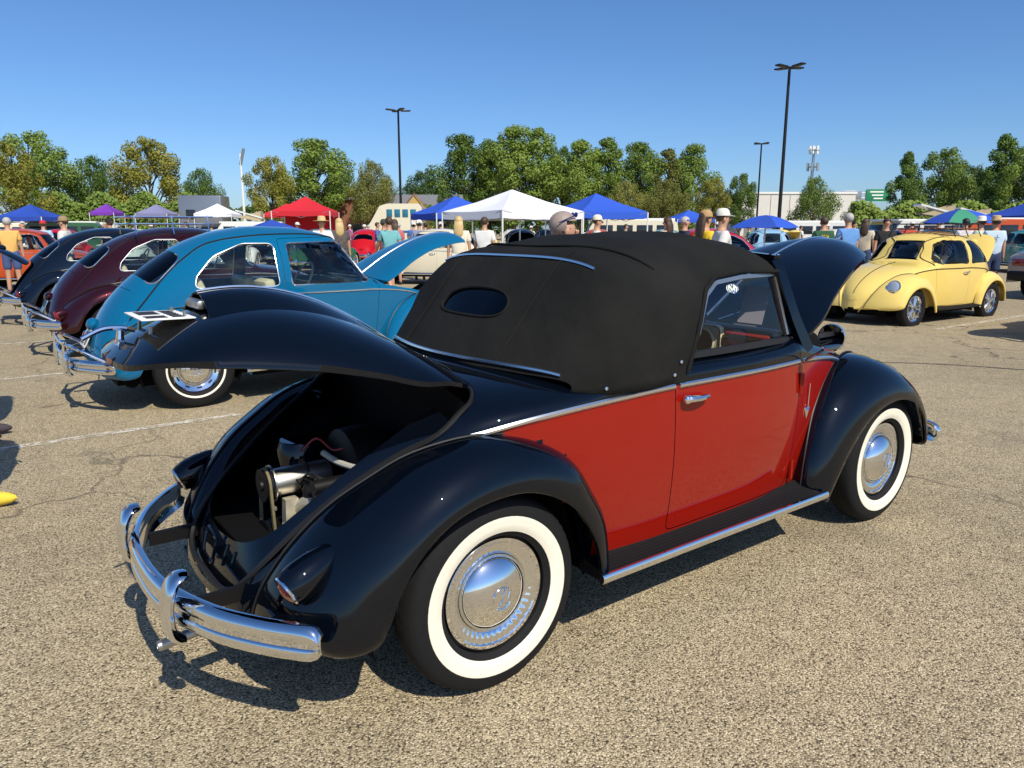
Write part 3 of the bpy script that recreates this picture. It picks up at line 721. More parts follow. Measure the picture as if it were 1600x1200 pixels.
    g = MB(); g.lathe([(0,-.115),(.045,-.11),(.05,-.09),(.05,.09),(.045,.10),(0,.10)], 24, 'x', c=(-.355,0,.60)); g.build('generator', ALLOY, e)
    st = MB(); st.tube([(-.345, .052*math.cos(a), .60+.052*math.sin(a)) for a in [2*math.pi*i/24 for i in range(24)]], 1, prof=[(-.014,-.002),(.014,-.002),(.014,.002),(-.014,.002)], closed=True, up=(1,0,0)); st.box((-.36,-.055,.60), (.05,.03,.03)); st.build('generator_strap', MATTEBLACK, e)
    pu = MB()
    for (c, r_) in (((-.485,0,.60), .058), ((-.485,0,.39), .082)):
        pu.lathe([(0,-.02),(.018,-.02),(.02,-.012),(r_,-.014),(r_*.86,0),(r_,.014),(.02,.012),(0,.02)], 28, 'x', c=c)
    pu.build('pulley', MATTEBLACK, e)
    be = MB(); P = [(-.485, .052*math.cos(a), .60+.052*math.sin(a)) for a in [math.pi*i/12 for i in range(13)]] + [(-.485, .075*math.cos(a), .39+.075*math.sin(a)) for a in [math.pi+math.pi*i/12 for i in range(13)]]
    be.tube(P, 1, prof=[(-.007,-.004),(.007,-.004),(.009,.004),(-.009,.004)], closed=True, up=(1,0,0)); be.build('fan_belt', plain('worn_belt', (.16,.13,.06), .7, var=.4), e)
    al = MB(); al.box((-.42,-.055,.47), (.06,.045,.17), taper=.75); al.box((-.43,-.13,.44), (.10,.07,.10), taper=.8); al.tube(cat([(-.40,-.05,.50),(-.38,-.10,.545),(-.34,-.17,.54),(-.30,-.26,.50)], 4), .021, 10); al.build('crankcase', plain('pale_alloy', (.62,.58,.47), .45, .7, var=.2, scale=30), e)
    hs = MB(); hs.tube(cat([(-.30,-.07,.70),(-.27,-.14,.675),(-.22,-.22,.665),(-.13,-.30,.68)], 5), .011, 8); hs.build('hose', plain('grey_hose', (.35,.34,.30), .6), e)
    cb = MB(); cb.lathe([(0,.10),(.07,.10),(.085,.07),(.085,.0),(.06,-.02),(.025,-.03),(.025,-.14)], 24, 'z', c=(-.30,.15,.60)); cb.build('air_cleaner', BLACK, e)
    co = MB(); co.lathe([(0,-.06),(.026,-.06),(.027,.05),(.014,.06),(.01,.085),(0,.085)], 16, 'x', c=(-.33,-.19,.62)); co.tube(cat([(-.42,-.16,.52),(-.40,-.20,.58),(-.36,-.20,.64)], 4), .005, 6); co.build('ignition_coil', MATTEBLACK, e)
    for k in range(4): sw = MB(); y0 = -.12+.03*k; sw.tube(cat([(-.40,y0*.4-.06,.62),(-.38,y0-.04,.66-.02*k),(-.33,y0-.14,.58),(-.30,-.30,.50-.03*k)], 4), .0045, 6); sw.build('spark_lead', MATTEBLACK, e)
    ds = MB(); ds.lathe([(0,.05),(.022,.05),(.03,.03),(.03,0),(.02,-.01),(.014,-.10)], 16, 'z', c=(-.36,-.10,.56)); ds.build('distributor', MATTEBLACK, e)
    fr_ = MB(); fr_.tube([(-.465, .063*math.cos(a), .60+.063*math.sin(a)) for a in [2*math.pi*i/24 for i in range(24)]], .004, 5, closed=True); fr_.build('pulley_rim', STEEL, e)
    for k in range(7): tn = MB(); tn.box((-.205,-.20+.065*k,.53), (.006,.03,.20)); tn.build('shroud_rib', MATTEBLACK, e)
    pipe = MB(); pipe.tube(cat([(-.46,-.10,.43),(-.42,-.19,.46),(-.36,-.27,.47),(-.28,-.33,.46)], 5), .02, 10); pipe.build('heater_pipe', ALLOY, e)
    wr = MB(); wr.tube(cat([(-.34,.02,.69),(-.30,-.02,.74),(-.26,-.06,.70),(-.25,-.13,.72)], 4), .004, 6); wr.build('ignition_wire', plain('red_wire', (.25,.01,.02), .5), e)
    for y, z in ((-.12,.47),(-.16,.42),(-.06,.53)): b = MB(); b.lathe([(0,.012),(.009,.012),(.011,0),(0,0)], 10, 'x', c=(-.485,y,z)); b.build('bolt', ALLOY, e)
    # ---- things on the lid (closed coordinates, carried by the lid)
    h0 = LID.h; hump = []; nT, nY = 22, 12; W_ = .165
    for i in range(nT+1):
        t = .03 + .73*i/nT; ht = .058*min(1, (i/nT)**.75)
        row = []
        for j in range(nY+1):
            u = -1 + 2*j/nY; co, n = LID.pt(S, u*W_, t)
            row.append(co - h0 + LID.d*(ht*math.cos(u*math.pi/2)**1.1 - .002))
        hump.append(row)
    vs = [p for r_ in hump for p in r_]; fs = [(i*(nY+1)+j, i*(nY+1)+j+1, (i+1)*(nY+1)+j+1, (i+1)*(nY+1)+j) for i in range(nT) for j in range(nY)]
    hm = mesh('hump', vs, fs, sharp=None)
    if max(hm.polygons, key=lambda p: p.center.z).normal.z < 0: hm.flip_normals()
    hm = solidify(hm, .006); hm.polygons.foreach_set('use_smooth', [True]*len(hm.polygons)); hm.set_sharp_from_angle(angle=R(50)); link('lid_spine', hm, BLACK, lid)
    m = MB(); m.tube([hump[i][nY//2]+LID.d*.003 for i in range(nT+1)], .0045, 6); m.build('spine_trim', ALU, lid)
    lamp = MB(); c = hump[-1][nY//2]-LID.d*.036; lamp.rbox((0,0,0), (.03,.14,.03), .01, M=Matrix.Translation(c)@Matrix.Rotation(-math.atan2(LID.e.z, -LID.e.x), 4, 'Y')); lamp.build('plate_lamp', STEEL, lid)
    co, n = LID.pt(S, 0, .862); o = co - h0 + LID.d*.026; up = -LID.e
    Mx = Matrix((Vector((0,-1,0)), up, LID.d)).transposed().to_4x4(); Mx = Matrix.Translation(o) @ Mx @ Matrix.Rotation(R(6), 4, 'X')
    plate(lid, Mx, [(.034, .030, '######'), (-.026, .052, '### ##')], size=(.26,.15))
    for y in (-.08, .08):
        for t in (.81, .90): q = LID.pt(S, y, t)[0]-h0; bk = MB(); bk.tube([q, q+LID.d*.024], .006, 6); bk.build('plate_bracket', STEEL, lid)
    q = LID.pt(S, 0, .965)[0]-h0; hd = MB(); hd.tube([q, q+LID.d*.045], [.014,.009], 10); hd.tube(cat([q+LID.d*.047+LID.e*-.04, q+LID.d*.052, q+LID.d*.045+LID.e*.05, q+LID.d*.015+LID.e*.10], 5), .008, 8); hd.tube([q+Vector((0,-.035,0))+LID.d*.006, q+LID.d*.014, q+Vector((0,.035,0))+LID.d*.006], .009, 8); hd.build('lid_handle', CHROME, lid)
    for i in range(9):
        for sg in (-1, 1):
            a = LID.pt(S, sg*(.20+.018*i), .035)[0]-h0; b = LID.pt(S, sg*(.20+.018*i), .085)[0]-h0; lv = MB(); lv.tube([a+LID.d*.002, (a+b)/2+LID.d*.007, b+LID.d*.002], .004, 5); lv.build('louvre', BLACK, lid)
    m = MB(); hS = Skin(skin); P = [HOOD.pt(S, 0, t)[0]-HOOD.h+HOOD.d*.003 for t in [.03+.90*i/24 for i in range(25)]]; m.tube(P, .006, 6); m.build('hood_trim', ALU, hood)
    hh = MB(); q = HOOD.pt(S, 0, .95)[0]-HOOD.h; hh.tube([q, q+HOOD.d*.03, q+HOOD.d*.035+HOOD.e*.05], .01, 8); hh.build('hood_handle', CHROME, hood)
    for sg in (-1, 1): hs_ = MB(); hs_.tube([HOOD.pt(S, sg*.44, .04)[0]-HOOD.d*.03, HOOD.pt(S, sg*.40, .10)[0]+HOOD.d*.12], .012, 6); hs_.build('hood_hinge', MATTEBLACK, root)
    lw = MB(); lw.box((2.35,0,.62), (.9,.6,.02)); lw.box((1.86,0,.80), (.02,.9,.36)); lw.ball((2.62,0,.62), (.30,.20,.30), nu=20, nv=10); lw.build('luggage_bay', DARK, root)
    # ---- canvas roof
    F = {k: pchip(v) for k, v in ROOF.items()}; rsk = body_skin(ROOF, frange(.20,.62,26)+frange(.62,1.5,22)+frange(1.5,1.67,8)+[1.67], nl=1, nu=22, zs=.90)
    nrm = [v.normal.copy() for v in rsk.vertices]
    for v, n_ in zip(rsk.vertices, nrm):
        x, y, z = v.co; d_ = .006*math.exp(-((x-.93)/.07)**2) + .006*math.exp(-((x-1.28)/.07)**2) - .003
        if x < .62: d_ = 0
        wk = max(0, min(1, (1.22-z)/.25)); d_ += wk*.0028*math.sin(19*x+11*abs(y)) * max(0, min(1, (abs(y)-.30)/.2)) + .0012*math.sin(13*x-17*y)
        v.co += n_*d_
    rsk.update()
    OPEN = rpoly([(.865,.80),(.872,.955),(.935,1.11),(1.035,1.232),(1.13,1.278),(1.30,1.296),(1.60,1.285),(1.80,1.27),(1.80,.80)], [0,.05,.15,.10,.10,.2,.05,0,0], 5)
    rw_c = (.395, 1.185); e2 = Vector((.60,0,.80)).normalized(); d2 = Vector((-.80,0,.60))
    oval = [(.215*math.copysign(abs(math.cos(a))**.75, math.cos(a)), .066*math.copysign(abs(math.sin(a))**.85, math.sin(a)) - .012*math.cos(a)**2) for a in [2*math.pi*i/48 for i in range(48)]]
    def ovalp(g): return [(u*(1+g/.215), v*(1+g/.066)) for u, v in oval]
    rp = lambda g, d0=-.25, d1=.3: prism(ovalp(g), (rw_c[0],0,rw_c[1]), (0,1,0), e2, d2, d0, d1)
    top = boolean(rsk, [cutter(side(OPEN, .30, 1.0)), cutter([rp(0)])], 'DIFFERENCE', solid=.010); skin_normals(top, rsk); tp = link('canvas_roof', top, CANVAS, root)
    SR = Skin(rsk)
    gl = boolean(rsk, [cutter([rp(.006)])], 'INTERSECT', solid=.004, offset=-3.5); skin_normals(gl, rsk); link('rear_window', gl, glass('rear_glass', (.72,.78,.84)), root)
    wl = []
    for u, v in ovalp(.004):
        co, n = SR.hit(Vector((rw_c[0],u,rw_c[1]))+e2*v+d2*.4, -d2)
        if co is not None: wl.append(co + d2*.001)
    m = MB(); m.tube(wl, .0055, 6, closed=True); m.build('window_welt', CANVAS, tp)
    def strip(pts, r=.006, mat=ALU, name='roof_trim'):
        m = MB(); m.tube(pts, r, 6); m.build(name, mat, tp)
    strip([roofpt(F, .213, .60-1.19*i/40, .006) + Vector((-.004,0,0)) for i in range(41)], .007)
    strip([roofpt(F, .562, .50-1.0*i/40, .004) for i in range(41)], .006)
    for y in (-.33, .33): strip([roofpt(F, .22+.40*i/24, y*(1+.0*i), .002) for i in range(25)], .005, CANVAS, 'roof_seam')
    strip([roofpt(F, .66+.12*(y/.5)**2, y, .0015) for y in [-.56+1.12*i/40 for i in range(41)]], .005, CANVAS, 'roof_seam')
    for sg in (-1, 1):
        o = ring_on(SR, [p for p in OPEN if p[1] > .93 and p[0] < 1.62], sg, .004); strip(o, .009, CANVAS, 'roof_hem')
        fr = ring_on(SR, [p for p in shrink(OPEN, .014) if p[1] > .985 and p[0] < 1.60], sg, -.012)
        fr = [Vector((.905, sg*.628, 1.0))] + [p for p in fr if p.x > .88] ; top_f = Vector((1.595, sg*.535, 1.272)); fr = [p for p in fr if p.x < 1.58] + [top_f, Vector((1.60, sg*.536, 1.262)), Vector((1.655, sg*.583, 1.01))]
        m = MB(); m.tube(fr, 1, prof=[(-.008,-.011),(.008,-.011),(.008,.011),(-.008,.011)], up=(0, sg, .3)); wf = m.build('side_window_frame', STEEL, root)
        c = sum(fr, Vector())/len(fr); m = MB(); k = len(fr); m.add([c]+fr, [(0, i, i+1) for i in range(1, k)]+[(0, k, 1)]); m.build('side_window', GLASS, wf)
        for x, z in ((.47,.935),(.80,.945),(.835,.99)):
            q = ring_on(SR, [(x, z)], sg, .004)
            if q: m = MB(); m.ball(tuple(q[0]), (.008,.006,.008)); m.build('snap_stud', CHROME, tp)
        # pillar of the windscreen
        m = MB(); m.tube([(1.775, sg*.615, .93), (1.70, sg*.585, 1.08), (1.625, sg*.545, 1.29), (1.615, sg*.52, 1.33)], [1.1,1,.9,.9], prof=[(-.028,-.016),(.028,-.016),(.028,.016),(-.028,.016)], up=(0, sg, 0)); m.build('windscreen_pillar', BLACK, root)
        q = Vector((1.655, sg*.515, 1.352)); m = MB(); m.ball(tuple(q), (.012,.01,.01)); m.build('snap_stud', CHROME, tp)
    for y in (-.30, 0.02, .30):
        m = MB(); m.ball((.15+.3*y*y, y, .984-.22*y*y), .008); m.build('deck_stud', CHROME, root)
    m = MB(); m.tube([(1.63,-.53,1.335),(1.655,-.3,1.352),(1.66,0,1.358),(1.655,.3,1.352),(1.63,.53,1.335)], 1, prof=[(-.02,-.02),(.02,-.02),(.02,.02),(-.02,.02)], up=(0,0,1)); m.tube([(1.715,0,1.03),(1.645,0,1.345)], .014, 8); m.build('windscreen_frame', BLACK, root)
    m = MB()
    for sg in (-1, 1): m.add([(1.72,0,1.02),(1.72,sg*.575,1.0),(1.625,sg*.52,1.33),(1.648,0,1.345)], [(0,1,2,3)])
    m.build('windscreen', GLASS, root, smooth=False)
    # sticker and paper notice inside the glass
    st = MB(); M = Matrix.Translation((1.245,-.592,1.232)) @ Matrix.Rotation(R(90), 4, 'X') @ Matrix.Rotation(R(-24), 4, 'X'); st.lathe([(0,.0004),(.036,.0004),(.038,0)], 28, 'z', M=M @ Matrix.Diagonal((1,.55,1,1))); sk = st.build('window_sticker', PAPER, root)
    g = MB(); M2 = M @ Matrix.Translation((0,0,.001))
    glyph(g, 'V', -.012, .002, .024, .020, M2, 0, .004); glyph(g, 'W', -.018, -.022, .036, .022, M2, 0, .004); g.tube([M2 @ Vector((.031*math.cos(a), .022*math.sin(a), 0)) for a in [2*math.pi*i/24 for i in range(24)]], .0016, 4, closed=True); g.build('sticker_print', plain('blue_print', (.03,.08,.20), .6), sk, smooth=False)
    M = Matrix.Translation((1.625,-.40,1.13)) @ Matrix.Rotation(R(-90), 4, 'Z') @ Matrix.Rotation(R(72), 4, 'X'); pp = MB(); pp.box((.03,.0,0), (.13,.17,.001), M=M); pn = pp.build('paper_notice', plain('lilac_paper', (.45,.40,.47), .8), root); g = MB()
    for i, ch in enumerate('###'): glyph(g, ch, -.055+.04*i, .045, .026, .04, M @ Matrix.Rotation(math.pi, 4, 'Y'), .001)
    for r_ in range(4): g.box((0,-.02-.025*r_,-.0012), (.14,.006,.0004), M=M)
    g.build('notice_print', plain('grey_print', (.22,.18,.25), .8), pn, smooth=False)
    # ---- interior
    for sg in (-1, 1):
        s = MB(); s.rbox((1.02, sg*.30, .52), (.50,.50,.16), .05); s.rbox((0,0,0), (.13,.50,.56), .05, M=Matrix.Translation((.79, sg*.30, .76)) @ Matrix.Rotation(R(-14), 4, 'Y')); s.build('seat', LEATHER, root)
    s = MB(); s.rbox((.56,0,.54), (.32,1.0,.18), .05); s.rbox((0,0,0), (.10,1.0,.34), .04, M=Matrix.Translation((.44,0,.72)) @ Matrix.Rotation(R(-20), 4, 'Y')); s.build('rear_seat', LEATHER, root)
    for sg in (-1, 1): s = MB(); s.rbox((1.24, sg*.634, .66), (.80,.02,.52), .008); s.build('door_card', LEATHER, root)
    d = MB(); d.rbox((1.64,0,.93), (.12,1.14,.20), .03); da = d.build('dashboard', BLACK, root)
    for sg in (-1, 1): d = MB(); d.rbox((1.572, sg*.44, .945), (.02,.24,.125), .012); d.build('dash_panel', LEATHER, da)
    for y in (-.215, .05):
        d = MB(); d.rbox((1.57,y,.945), (.03,.19,.165), .03); d.lathe([(.055,-.022),(.062,-.028),(.068,-.020)], 28, 'x', c=(1.57,y,.945)); pod = d.build('gauge_pod', CREAMPL, da)
        d = MB(); d.lathe([(0,-.018),(.054,-.019),(.056,-.01)], 24, 'x', c=(1.568,y,.945)); d.build('gauge', INK, pod)
    for z in (.975, .995): d = MB(); d.tube([(1.558,-.54,z),(1.558,-.33,z)], .003, 5); d.build('dash_trim', CHROME, da)
    M = Matrix.Translation((1.30,.31,.96)) @ Matrix.Rotation(R(-62), 4, 'Y'); d = MB(); d.tube([M @ Vector((.195*math.cos(a), .195*math.sin(a), 0)) for a in [2*math.pi*i/36 for i in range(36)]], .011, 8, closed=True)
    for a in (R(90), R(-90), R(180)): d.tube([M @ Vector((0,0,-.02)), M @ Vector((.19*math.cos(a), .19*math.sin(a), 0))], .008, 6)
    d.tube([M @ Vector((0,0,-.01)), M @ Vector((0,0,-.35))], .02, 8); d.build('steering_wheel', MATTEBLACK, root)
    # round mirror on the door hinge
    C = Vector((1.655,-.80,1.022)); view = Vector((-.97,-.13,.03)).normalized(); q = Vector((1,0,0)).rotation_difference(view).to_matrix().to_4x4(); M = Matrix.Translation(C) @ q
    m = MB(); m.lathe([(0,-.022),(.03,-.020),(.054,-.008),(.0585,0),(.0585,.005),(.054,.006)], 32, 'x', M=M); m.tube(cat([C-view*.018, C+Vector((.03,.05,-.06)), Vector((1.70,-.66,.90))], 5), .006, 8); mr = m.build('door_mirror', CHROME, root)
    m = MB(); m.lathe([(0,.0045),(.0535,.0045)], 32, 'x', M=M); m.build('mirror_glass', MIRROR, mr)
    wp = MB(); wp.tube([(1.745,-.15,1.03),(1.70,-.35,1.10)], .004, 5); wp.build('wiper', CHROME, root)
    return root
# ------------------------------------------------------------------ ground
def asphalt():
    m, t, p, out = node_mat('worn_asphalt'); tc = N(t, 'ShaderNodeTexCoord')
    def noise(scale, det=4, rough=.55):
        n = N(t, 'ShaderNodeTexNoise'); n.inputs['Scale'].default_value = scale; n.inputs['Detail'].default_value = det; n.inputs['Roughness'].default_value = rough
        t.links.new(tc.outputs['Object'], n.inputs['Vector']); return n
    def ramp(src, stops):
        r = N(t, 'ShaderNodeValToRGB'); e = r.color_ramp.elements
        while len(e) < len(stops): e.new(.5)
        for el, (pos, c) in zip(e, stops): el.position = pos; el.color = (*c, 1) if len(c) == 3 else c
        t.links.new(src, r.inputs[0]); return r
    def mix(fac, a, b, blend='MIX', f=None):
        x = N(t, 'ShaderNodeMix', data_type='RGBA'); x.blend_type = blend
        if f is not None: x.inputs[0].default_value = f
        else: t.links.new(fac, x.inputs[0])
        for i, q in ((6, a), (7, b)):
            if isinstance(q, tuple): x.inputs[i].default_value = (*q, 1)
            else: t.links.new(q, x.inputs[i])
        return x.outputs[2]
    v = N(t, 'ShaderNodeTexVoronoi'); v.inputs['Scale'].default_value = 160; v.inputs['Randomness'].default_value = 1.0; t.links.new(tc.outputs['Object'], v.inputs['Vector'])
    stone = ramp(v.outputs['Color'], [(.0,(.14,.11,.068)),(.35,(.375,.302,.187)),(.7,(.555,.455,.29)),(1.0,(.83,.715,.50))])
    gap = ramp(v.outputs['Distance'], [(.0,(0,0,0)),(.55,(0,0,0)),(.85,(1,1,1))])
    base = mix(gap.outputs[0], stone.outputs[0], (.06,.048,.03))
    big = noise(.45, 6, .65); bigr = ramp(big.outputs[0], [(.3,(.84,.84,.84)),(.5,(1,1,1)),(.72,(1.12,1.11,1.08))])
    base = mix(None, base, bigr.outputs[0], 'MULTIPLY', 1.0)
    mid = noise(5.5, 5, .7); midr = ramp(mid.outputs[0], [(.25,(.80,.80,.80)),(.5,(1,1,1)),(.8,(1.08,1.08,1.06))]); base = mix(None, base, midr.outputs[0], 'MULTIPLY', 1.0)
    # oil stains
    st = noise(.9, 3, .5); sr = ramp(st.outputs[0], [(.60,(0,0,0)),(.74,(.5,.5,.5))]); base = mix(sr.outputs[0], base, (.10,.085,.065))
    dr = noise(3.2, 2, .5); drr = ramp(dr.outputs[0], [(.70,(0,0,0)),(.76,(.6,.6,.6))]); base = mix(drr.outputs[0], base, (.11,.09,.065))
    # cracks: distorted cell borders, only in places
    d = noise(1.3, 4, .6); vm = N(t, 'ShaderNodeVectorMath', operation='MULTIPLY_ADD'); vm.inputs[1].default_value = (.9,.9,.9); t.links.new(d.outputs['Color'], vm.inputs[0]); t.links.new(tc.outputs['Object'], vm.inputs[2])
    cv = N(t, 'ShaderNodeTexVoronoi', feature='DISTANCE_TO_EDGE'); cv.inputs['Scale'].default_value = .33; t.links.new(vm.outputs[0], cv.inputs['Vector'])
    cr = ramp(cv.outputs['Distance'], [(.0,(1,1,1)),(.0028,(.9,.9,.9)),(.0055,(0,0,0))]); msk = noise(.25, 2); mk = ramp(msk.outputs[0], [(.46,(0,0,0)),(.56,(.8,.8,.8))])
    cm = N(t, 'ShaderNodeMath', operation='MULTIPLY'); t.links.new(cr.outputs[0], cm.inputs[0]); t.links.new(mk.outputs[0], cm.inputs[1]); base = mix(cm.outputs[0], base, (.07,.06,.048))
    t.links.new(base, p.inputs['Base Color']); sset(p, roughness=.86); p.inputs['Specular IOR Level'].default_value = .3
    h1 = N(t, 'ShaderNodeMath', operation='MULTIPLY_ADD'); h1.inputs[1].default_value = -1.0; t.links.new(v.outputs['Distance'], h1.inputs[0]); t.links.new(v.outputs['Color'], h1.inputs[2])
    b = N(t, 'ShaderNodeBump'); b.inputs['Strength'].default_value = .75; b.inputs['Distance'].default_value = .005; t.links.new(h1.outputs[0], b.inputs['Height']); t.links.new(b.outputs[0], p.inputs['Normal'])
    return m
ASPHALT = asphalt()
def line_paint():
    m, t, p, out = node_mat('worn_line_paint'); tc = N(t, 'ShaderNodeTexCoord'); tr = N(t, 'ShaderNodeBsdfTransparent'); mx = N(t, 'ShaderNodeMixShader')
    n = N(t, 'ShaderNodeTexNoise'); n.inputs['Scale'].default_value = 14; n.inputs['Detail'].default_value = 8; n.inputs['Roughness'].default_value = .7; t.links.new(tc.outputs['Object'], n.inputs['Vector'])
    r = N(t, 'ShaderNodeValToRGB'); r.color_ramp.elements[0].position = .44; r.color_ramp.elements[1].position = .58; t.links.new(n.outputs[0], r.inputs[0])
    sset(p, base_color=(.62,.57,.46,1), roughness=.8); t.links.new(r.outputs[0], mx.inputs[0]); t.links.new(tr.outputs[0], mx.inputs[2]); t.links.new(p.outputs[0], mx.inputs[1]); t.links.new(mx.outputs[0], out.inputs[0]); return m
LINE = line_paint()
g = MB(); g.add([(-1500,-300,0),(1500,-300,0),(1500,2500,0),(-1500,2500,0)], [(0,1,2,3)]); go = g.build('parking_lot', ASPHALT, smooth=False); tag(go, kind='structure')
def painted_line(a, b, wd=.10):
    a = Vector((*a, .004)); b = Vector((*b, .004)); u = (b-a).normalized(); v = Vector((-u.y, u.x, 0))*wd/2
    m = MB(); m.add([a-v, b-v, b+v, a+v], [(0,1,2,3)]); o = m.build('painted_line', LINE, smooth=False); tag(o, kind='structure'); return o
CARX = Vector((math.cos(R(36.85)), math.sin(R(36.85)), 0)); CARY = Vector((-CARX.y, CARX.x, 0)); CAR0 = Vector((-.4646, 2.7438, 0))
def tar_line(pts, wd, label='tar seal line'):
    P = [Vector((x, y, .003)) for x, y in pts]; P = cat(P, 6); m = MB(); r_ = random.Random(3); vs = []
    for i, q in enumerate(P):
        t = (P[min(i+1, len(P)-1)]-P[max(i-1, 0)]).normalized(); n_ = Vector((-t.y, t.x, 0))*wd*r_.uniform(.35,.6); vs += [q-n_, q+n_]
    m.add(vs, [(2*i, 2*i+1, 2*i+3, 2*i+2) for i in range(len(P)-1)]); tag(m.build('tar_line', TAR, smooth=False), kind='structure')
TAR = plain('tar', (.045,.04,.035), .55, var=.3, scale=8)
tar_line([(3.2,8.35),(4.6,8.2),(5.6,7.75),(6.6,7.35),(8.2,6.9)], .035); tar_line([(-6,11.8),(-3.5,9.6),(-1.2,8.2),(.6,7.6)], .03); tar_line([(5.9,7.3),(6.1,7.05),(6.5,7.1),(6.45,7.4),(6.1,7.45)], .06)
def stall(x, y): q = CAR0 + CARX*x + CARY*y; return (q.x, q.y)
# ------------------------------------------------------------------ the sedans
SW_DOOR = rpoly([(.865,.985),(.865,1.345),(1.36,1.360),(1.47,1.295),(1.675,.985)], [.04,.05,.08,.08,.05], 6)
SW_QTR = rpoly([(.755,.985),(.755,1.345),(.50,1.345),(.25,1.24),(.10,1.08),(.07,.985)], [.04,.05,.2,.25,.10,.04], 6)
S_DOOR = rpoly([(.805,.325),(.805,1.385),(1.37,1.400),(1.515,1.335),(1.74,.95),(1.695,.60),(1.665,.345),(1.63,.325)], [.03,.05,.08,.10,.05,.2,.05,.03], 6)
WS = dict(o=Vector((1.735,0,1.04)), e=Vector((-.66,0,.751)), d=Vector((.751,0,.66)), out=rpoly([(-.605,.03),(.605,.03),(.515,.42),(-.515,.42)], [.07,.07,.09,.09], 6))
RW = dict(o=Vector((-.30,0,1.075)), e=Vector((.82,0,.572)).normalized(), d=Vector((-.572,0,.82)).normalized(), out=rpoly([(-.43,.02),(.43,.02),(.36,.37),(-.36,.37)], [.10,.10,.12,.12], 7))
def wprism(W_, g=0.0, d0=-.35, d1=.5): return prism(shrink(W_['out'], -g) if g else W_['out'], W_['o'], (0,1,0), W_['e'], W_['d'], d0, d1)
_sd = {}
def sedan_meshes():
    if _sd: return _sd
    skin = body_skin(SEDAN, XS_BODY); S = Skin(skin); _sd['S'] = S
    cuts = [cutter(side(SW_QTR, .25, 1.0)), cutter([wprism(WS)]), cutter([wprism(RW)]), cutter(side(shrink(S_DOOR, -.004), .25, 1.0)), cutter([SLID.prism(.004)]), cutter([HOOD.prism(.004)]), cutter(WELLS)]
    b = boolean(skin, cuts, 'DIFFERENCE', solid=.016); _sd['body'] = skin_normals(b, skin)
    for i, sg in enumerate((-1, 1)):
        d = boolean(skin, [cutter([side(S_DOOR, .25, 1.0)[i]])], 'INTERSECT', solid=.016); d = boolean(d, [cutter(side(SW_DOOR, .25, 1.0))], 'DIFFERENCE'); _sd['door', sg] = skin_normals(d, skin)
        for nm, o in (('door_window', SW_DOOR), ('quarter_window', SW_QTR)):
            g = boolean(skin, [cutter([side(shrink(o, -.006), .25, 1.0)[i]])], 'INTERSECT', solid=.004, offset=-2.5); _sd[nm, sg] = skin_normals(g, skin)
            m = MB(); m.tube(ring_on(S, o, sg, .002), .006, 6, closed=True); _sd[nm+'_trim', sg] = m.me('trim')
        m = MB(); m.tube(ring_on(S, cat([(-.42,.74),(-.30,.88),(-.12,1.08),(.05,1.225),(.25,1.345),(.55,1.405),(.95,1.425),(1.28,1.408),(1.45,1.345),(1.60,1.15),(1.73,.96)], 6), sg, .004), .0065, 6); _sd['drip', sg] = m.me('drip')
        zbf = pchip(ZB); m = MB(); m.tube(ring_on(S, [(x, zbf(x)+.012) for x in [-.25+.0+2.5*k/40 for k in range(41)]], sg, .003), 1, prof=[(-.007,-.003),(.007,-.003),(.005,.005),(-.005,.005)], up=(0, sg, .02)); _sd['belt', sg] = m.me('belt')
        m = MB(); p0 = ring_on(S, [(.86,.845)], sg, 0)[0]; o = Vector((0, sg, 0)); m.tube(cat([p0+o*.008, p0+o*.035+Vector((.02,0,0)), p0+o*.036+Vector((.11,0,0)), p0+o*.01+Vector((.14,0,0))], 4), .010, 8); m.ball(tuple(p0+o*.02), .018); _sd['handle', sg] = m.me('handle')
        for nm, pr in (('rear_fender', REARF), ('front_fender', FRONTF)):
            f = solidify(fender(pr, sg), .006); f.polygons.foreach_set('use_smooth', [True]*len(f.polygons)); f.set_sharp_from_angle(angle=R(50)); _sd[nm, sg] = f
            b_ = MB(); b_.tube([Vector((p.x, sg*(p.z+.004), p.y+.004)) for p in cat([q[0] for q in pr], 4)], .005, 5); _sd[nm+'_piping', sg] = b_.me('piping')
    for nm, W_ in (('windscreen', WS), ('rear_window', RW)):
        g = boolean(skin, [cutter([wprism(W_, .006)])], 'INTERSECT', solid=.004, offset=-2.5); _sd[nm] = skin_normals(g, skin)
        P = []
        for u, v in W_['out']:
            co, n = S.hit(W_['o'] + Vector((0,u,0)) + W_['e']*v + W_['d']*.5, -W_['d'])
            if co is not None: P.append(co + W_['d']*.002)
        m = MB(); m.tube(P, .0075, 6, closed=True); _sd[nm+'_trim'] = m.me('trim')
    h = boolean(skin, [cutter([HOOD.prism()])], 'INTERSECT', solid=.012); skin_normals(h, skin); _sd['hood'] = shift(h, HOOD.h)
    l = boolean(skin, [cutter([SLID.prism()])], 'INTERSECT', solid=.012); skin_normals(l, skin); _sd['lid'] = shift(l, SLID.h)
    m = MB(); m.tube([HOOD.pt(S, 0, .03+.9*i/24)[0]-HOOD.h+HOOD.d*.002 for i in range(25)], .007, 6); _sd['hood_trim'] = m.me('trim')
    m = MB(); q = SLID.pt(S, 0, .62)[0]-SLID.h; Mx = Matrix.Translation(q+SLID.d*.012) @ Matrix((-SLID.e, Vector((0,1,0)), SLID.d)).transposed().to_4x4(); m.ball((.0,0,.0), (.055,.085,.045), M=Mx, nu=16, nv=8); _sd['plate_lamp'] = m.me('lamp')
    _sd['plate_M'] = Matrix.Translation(SLID.pt(S, 0, .82)[0]-SLID.h+SLID.d*.02) @ Matrix((Vector((0,-1,0)), -SLID.e, SLID.d)).transposed().to_4x4()
    return _sd
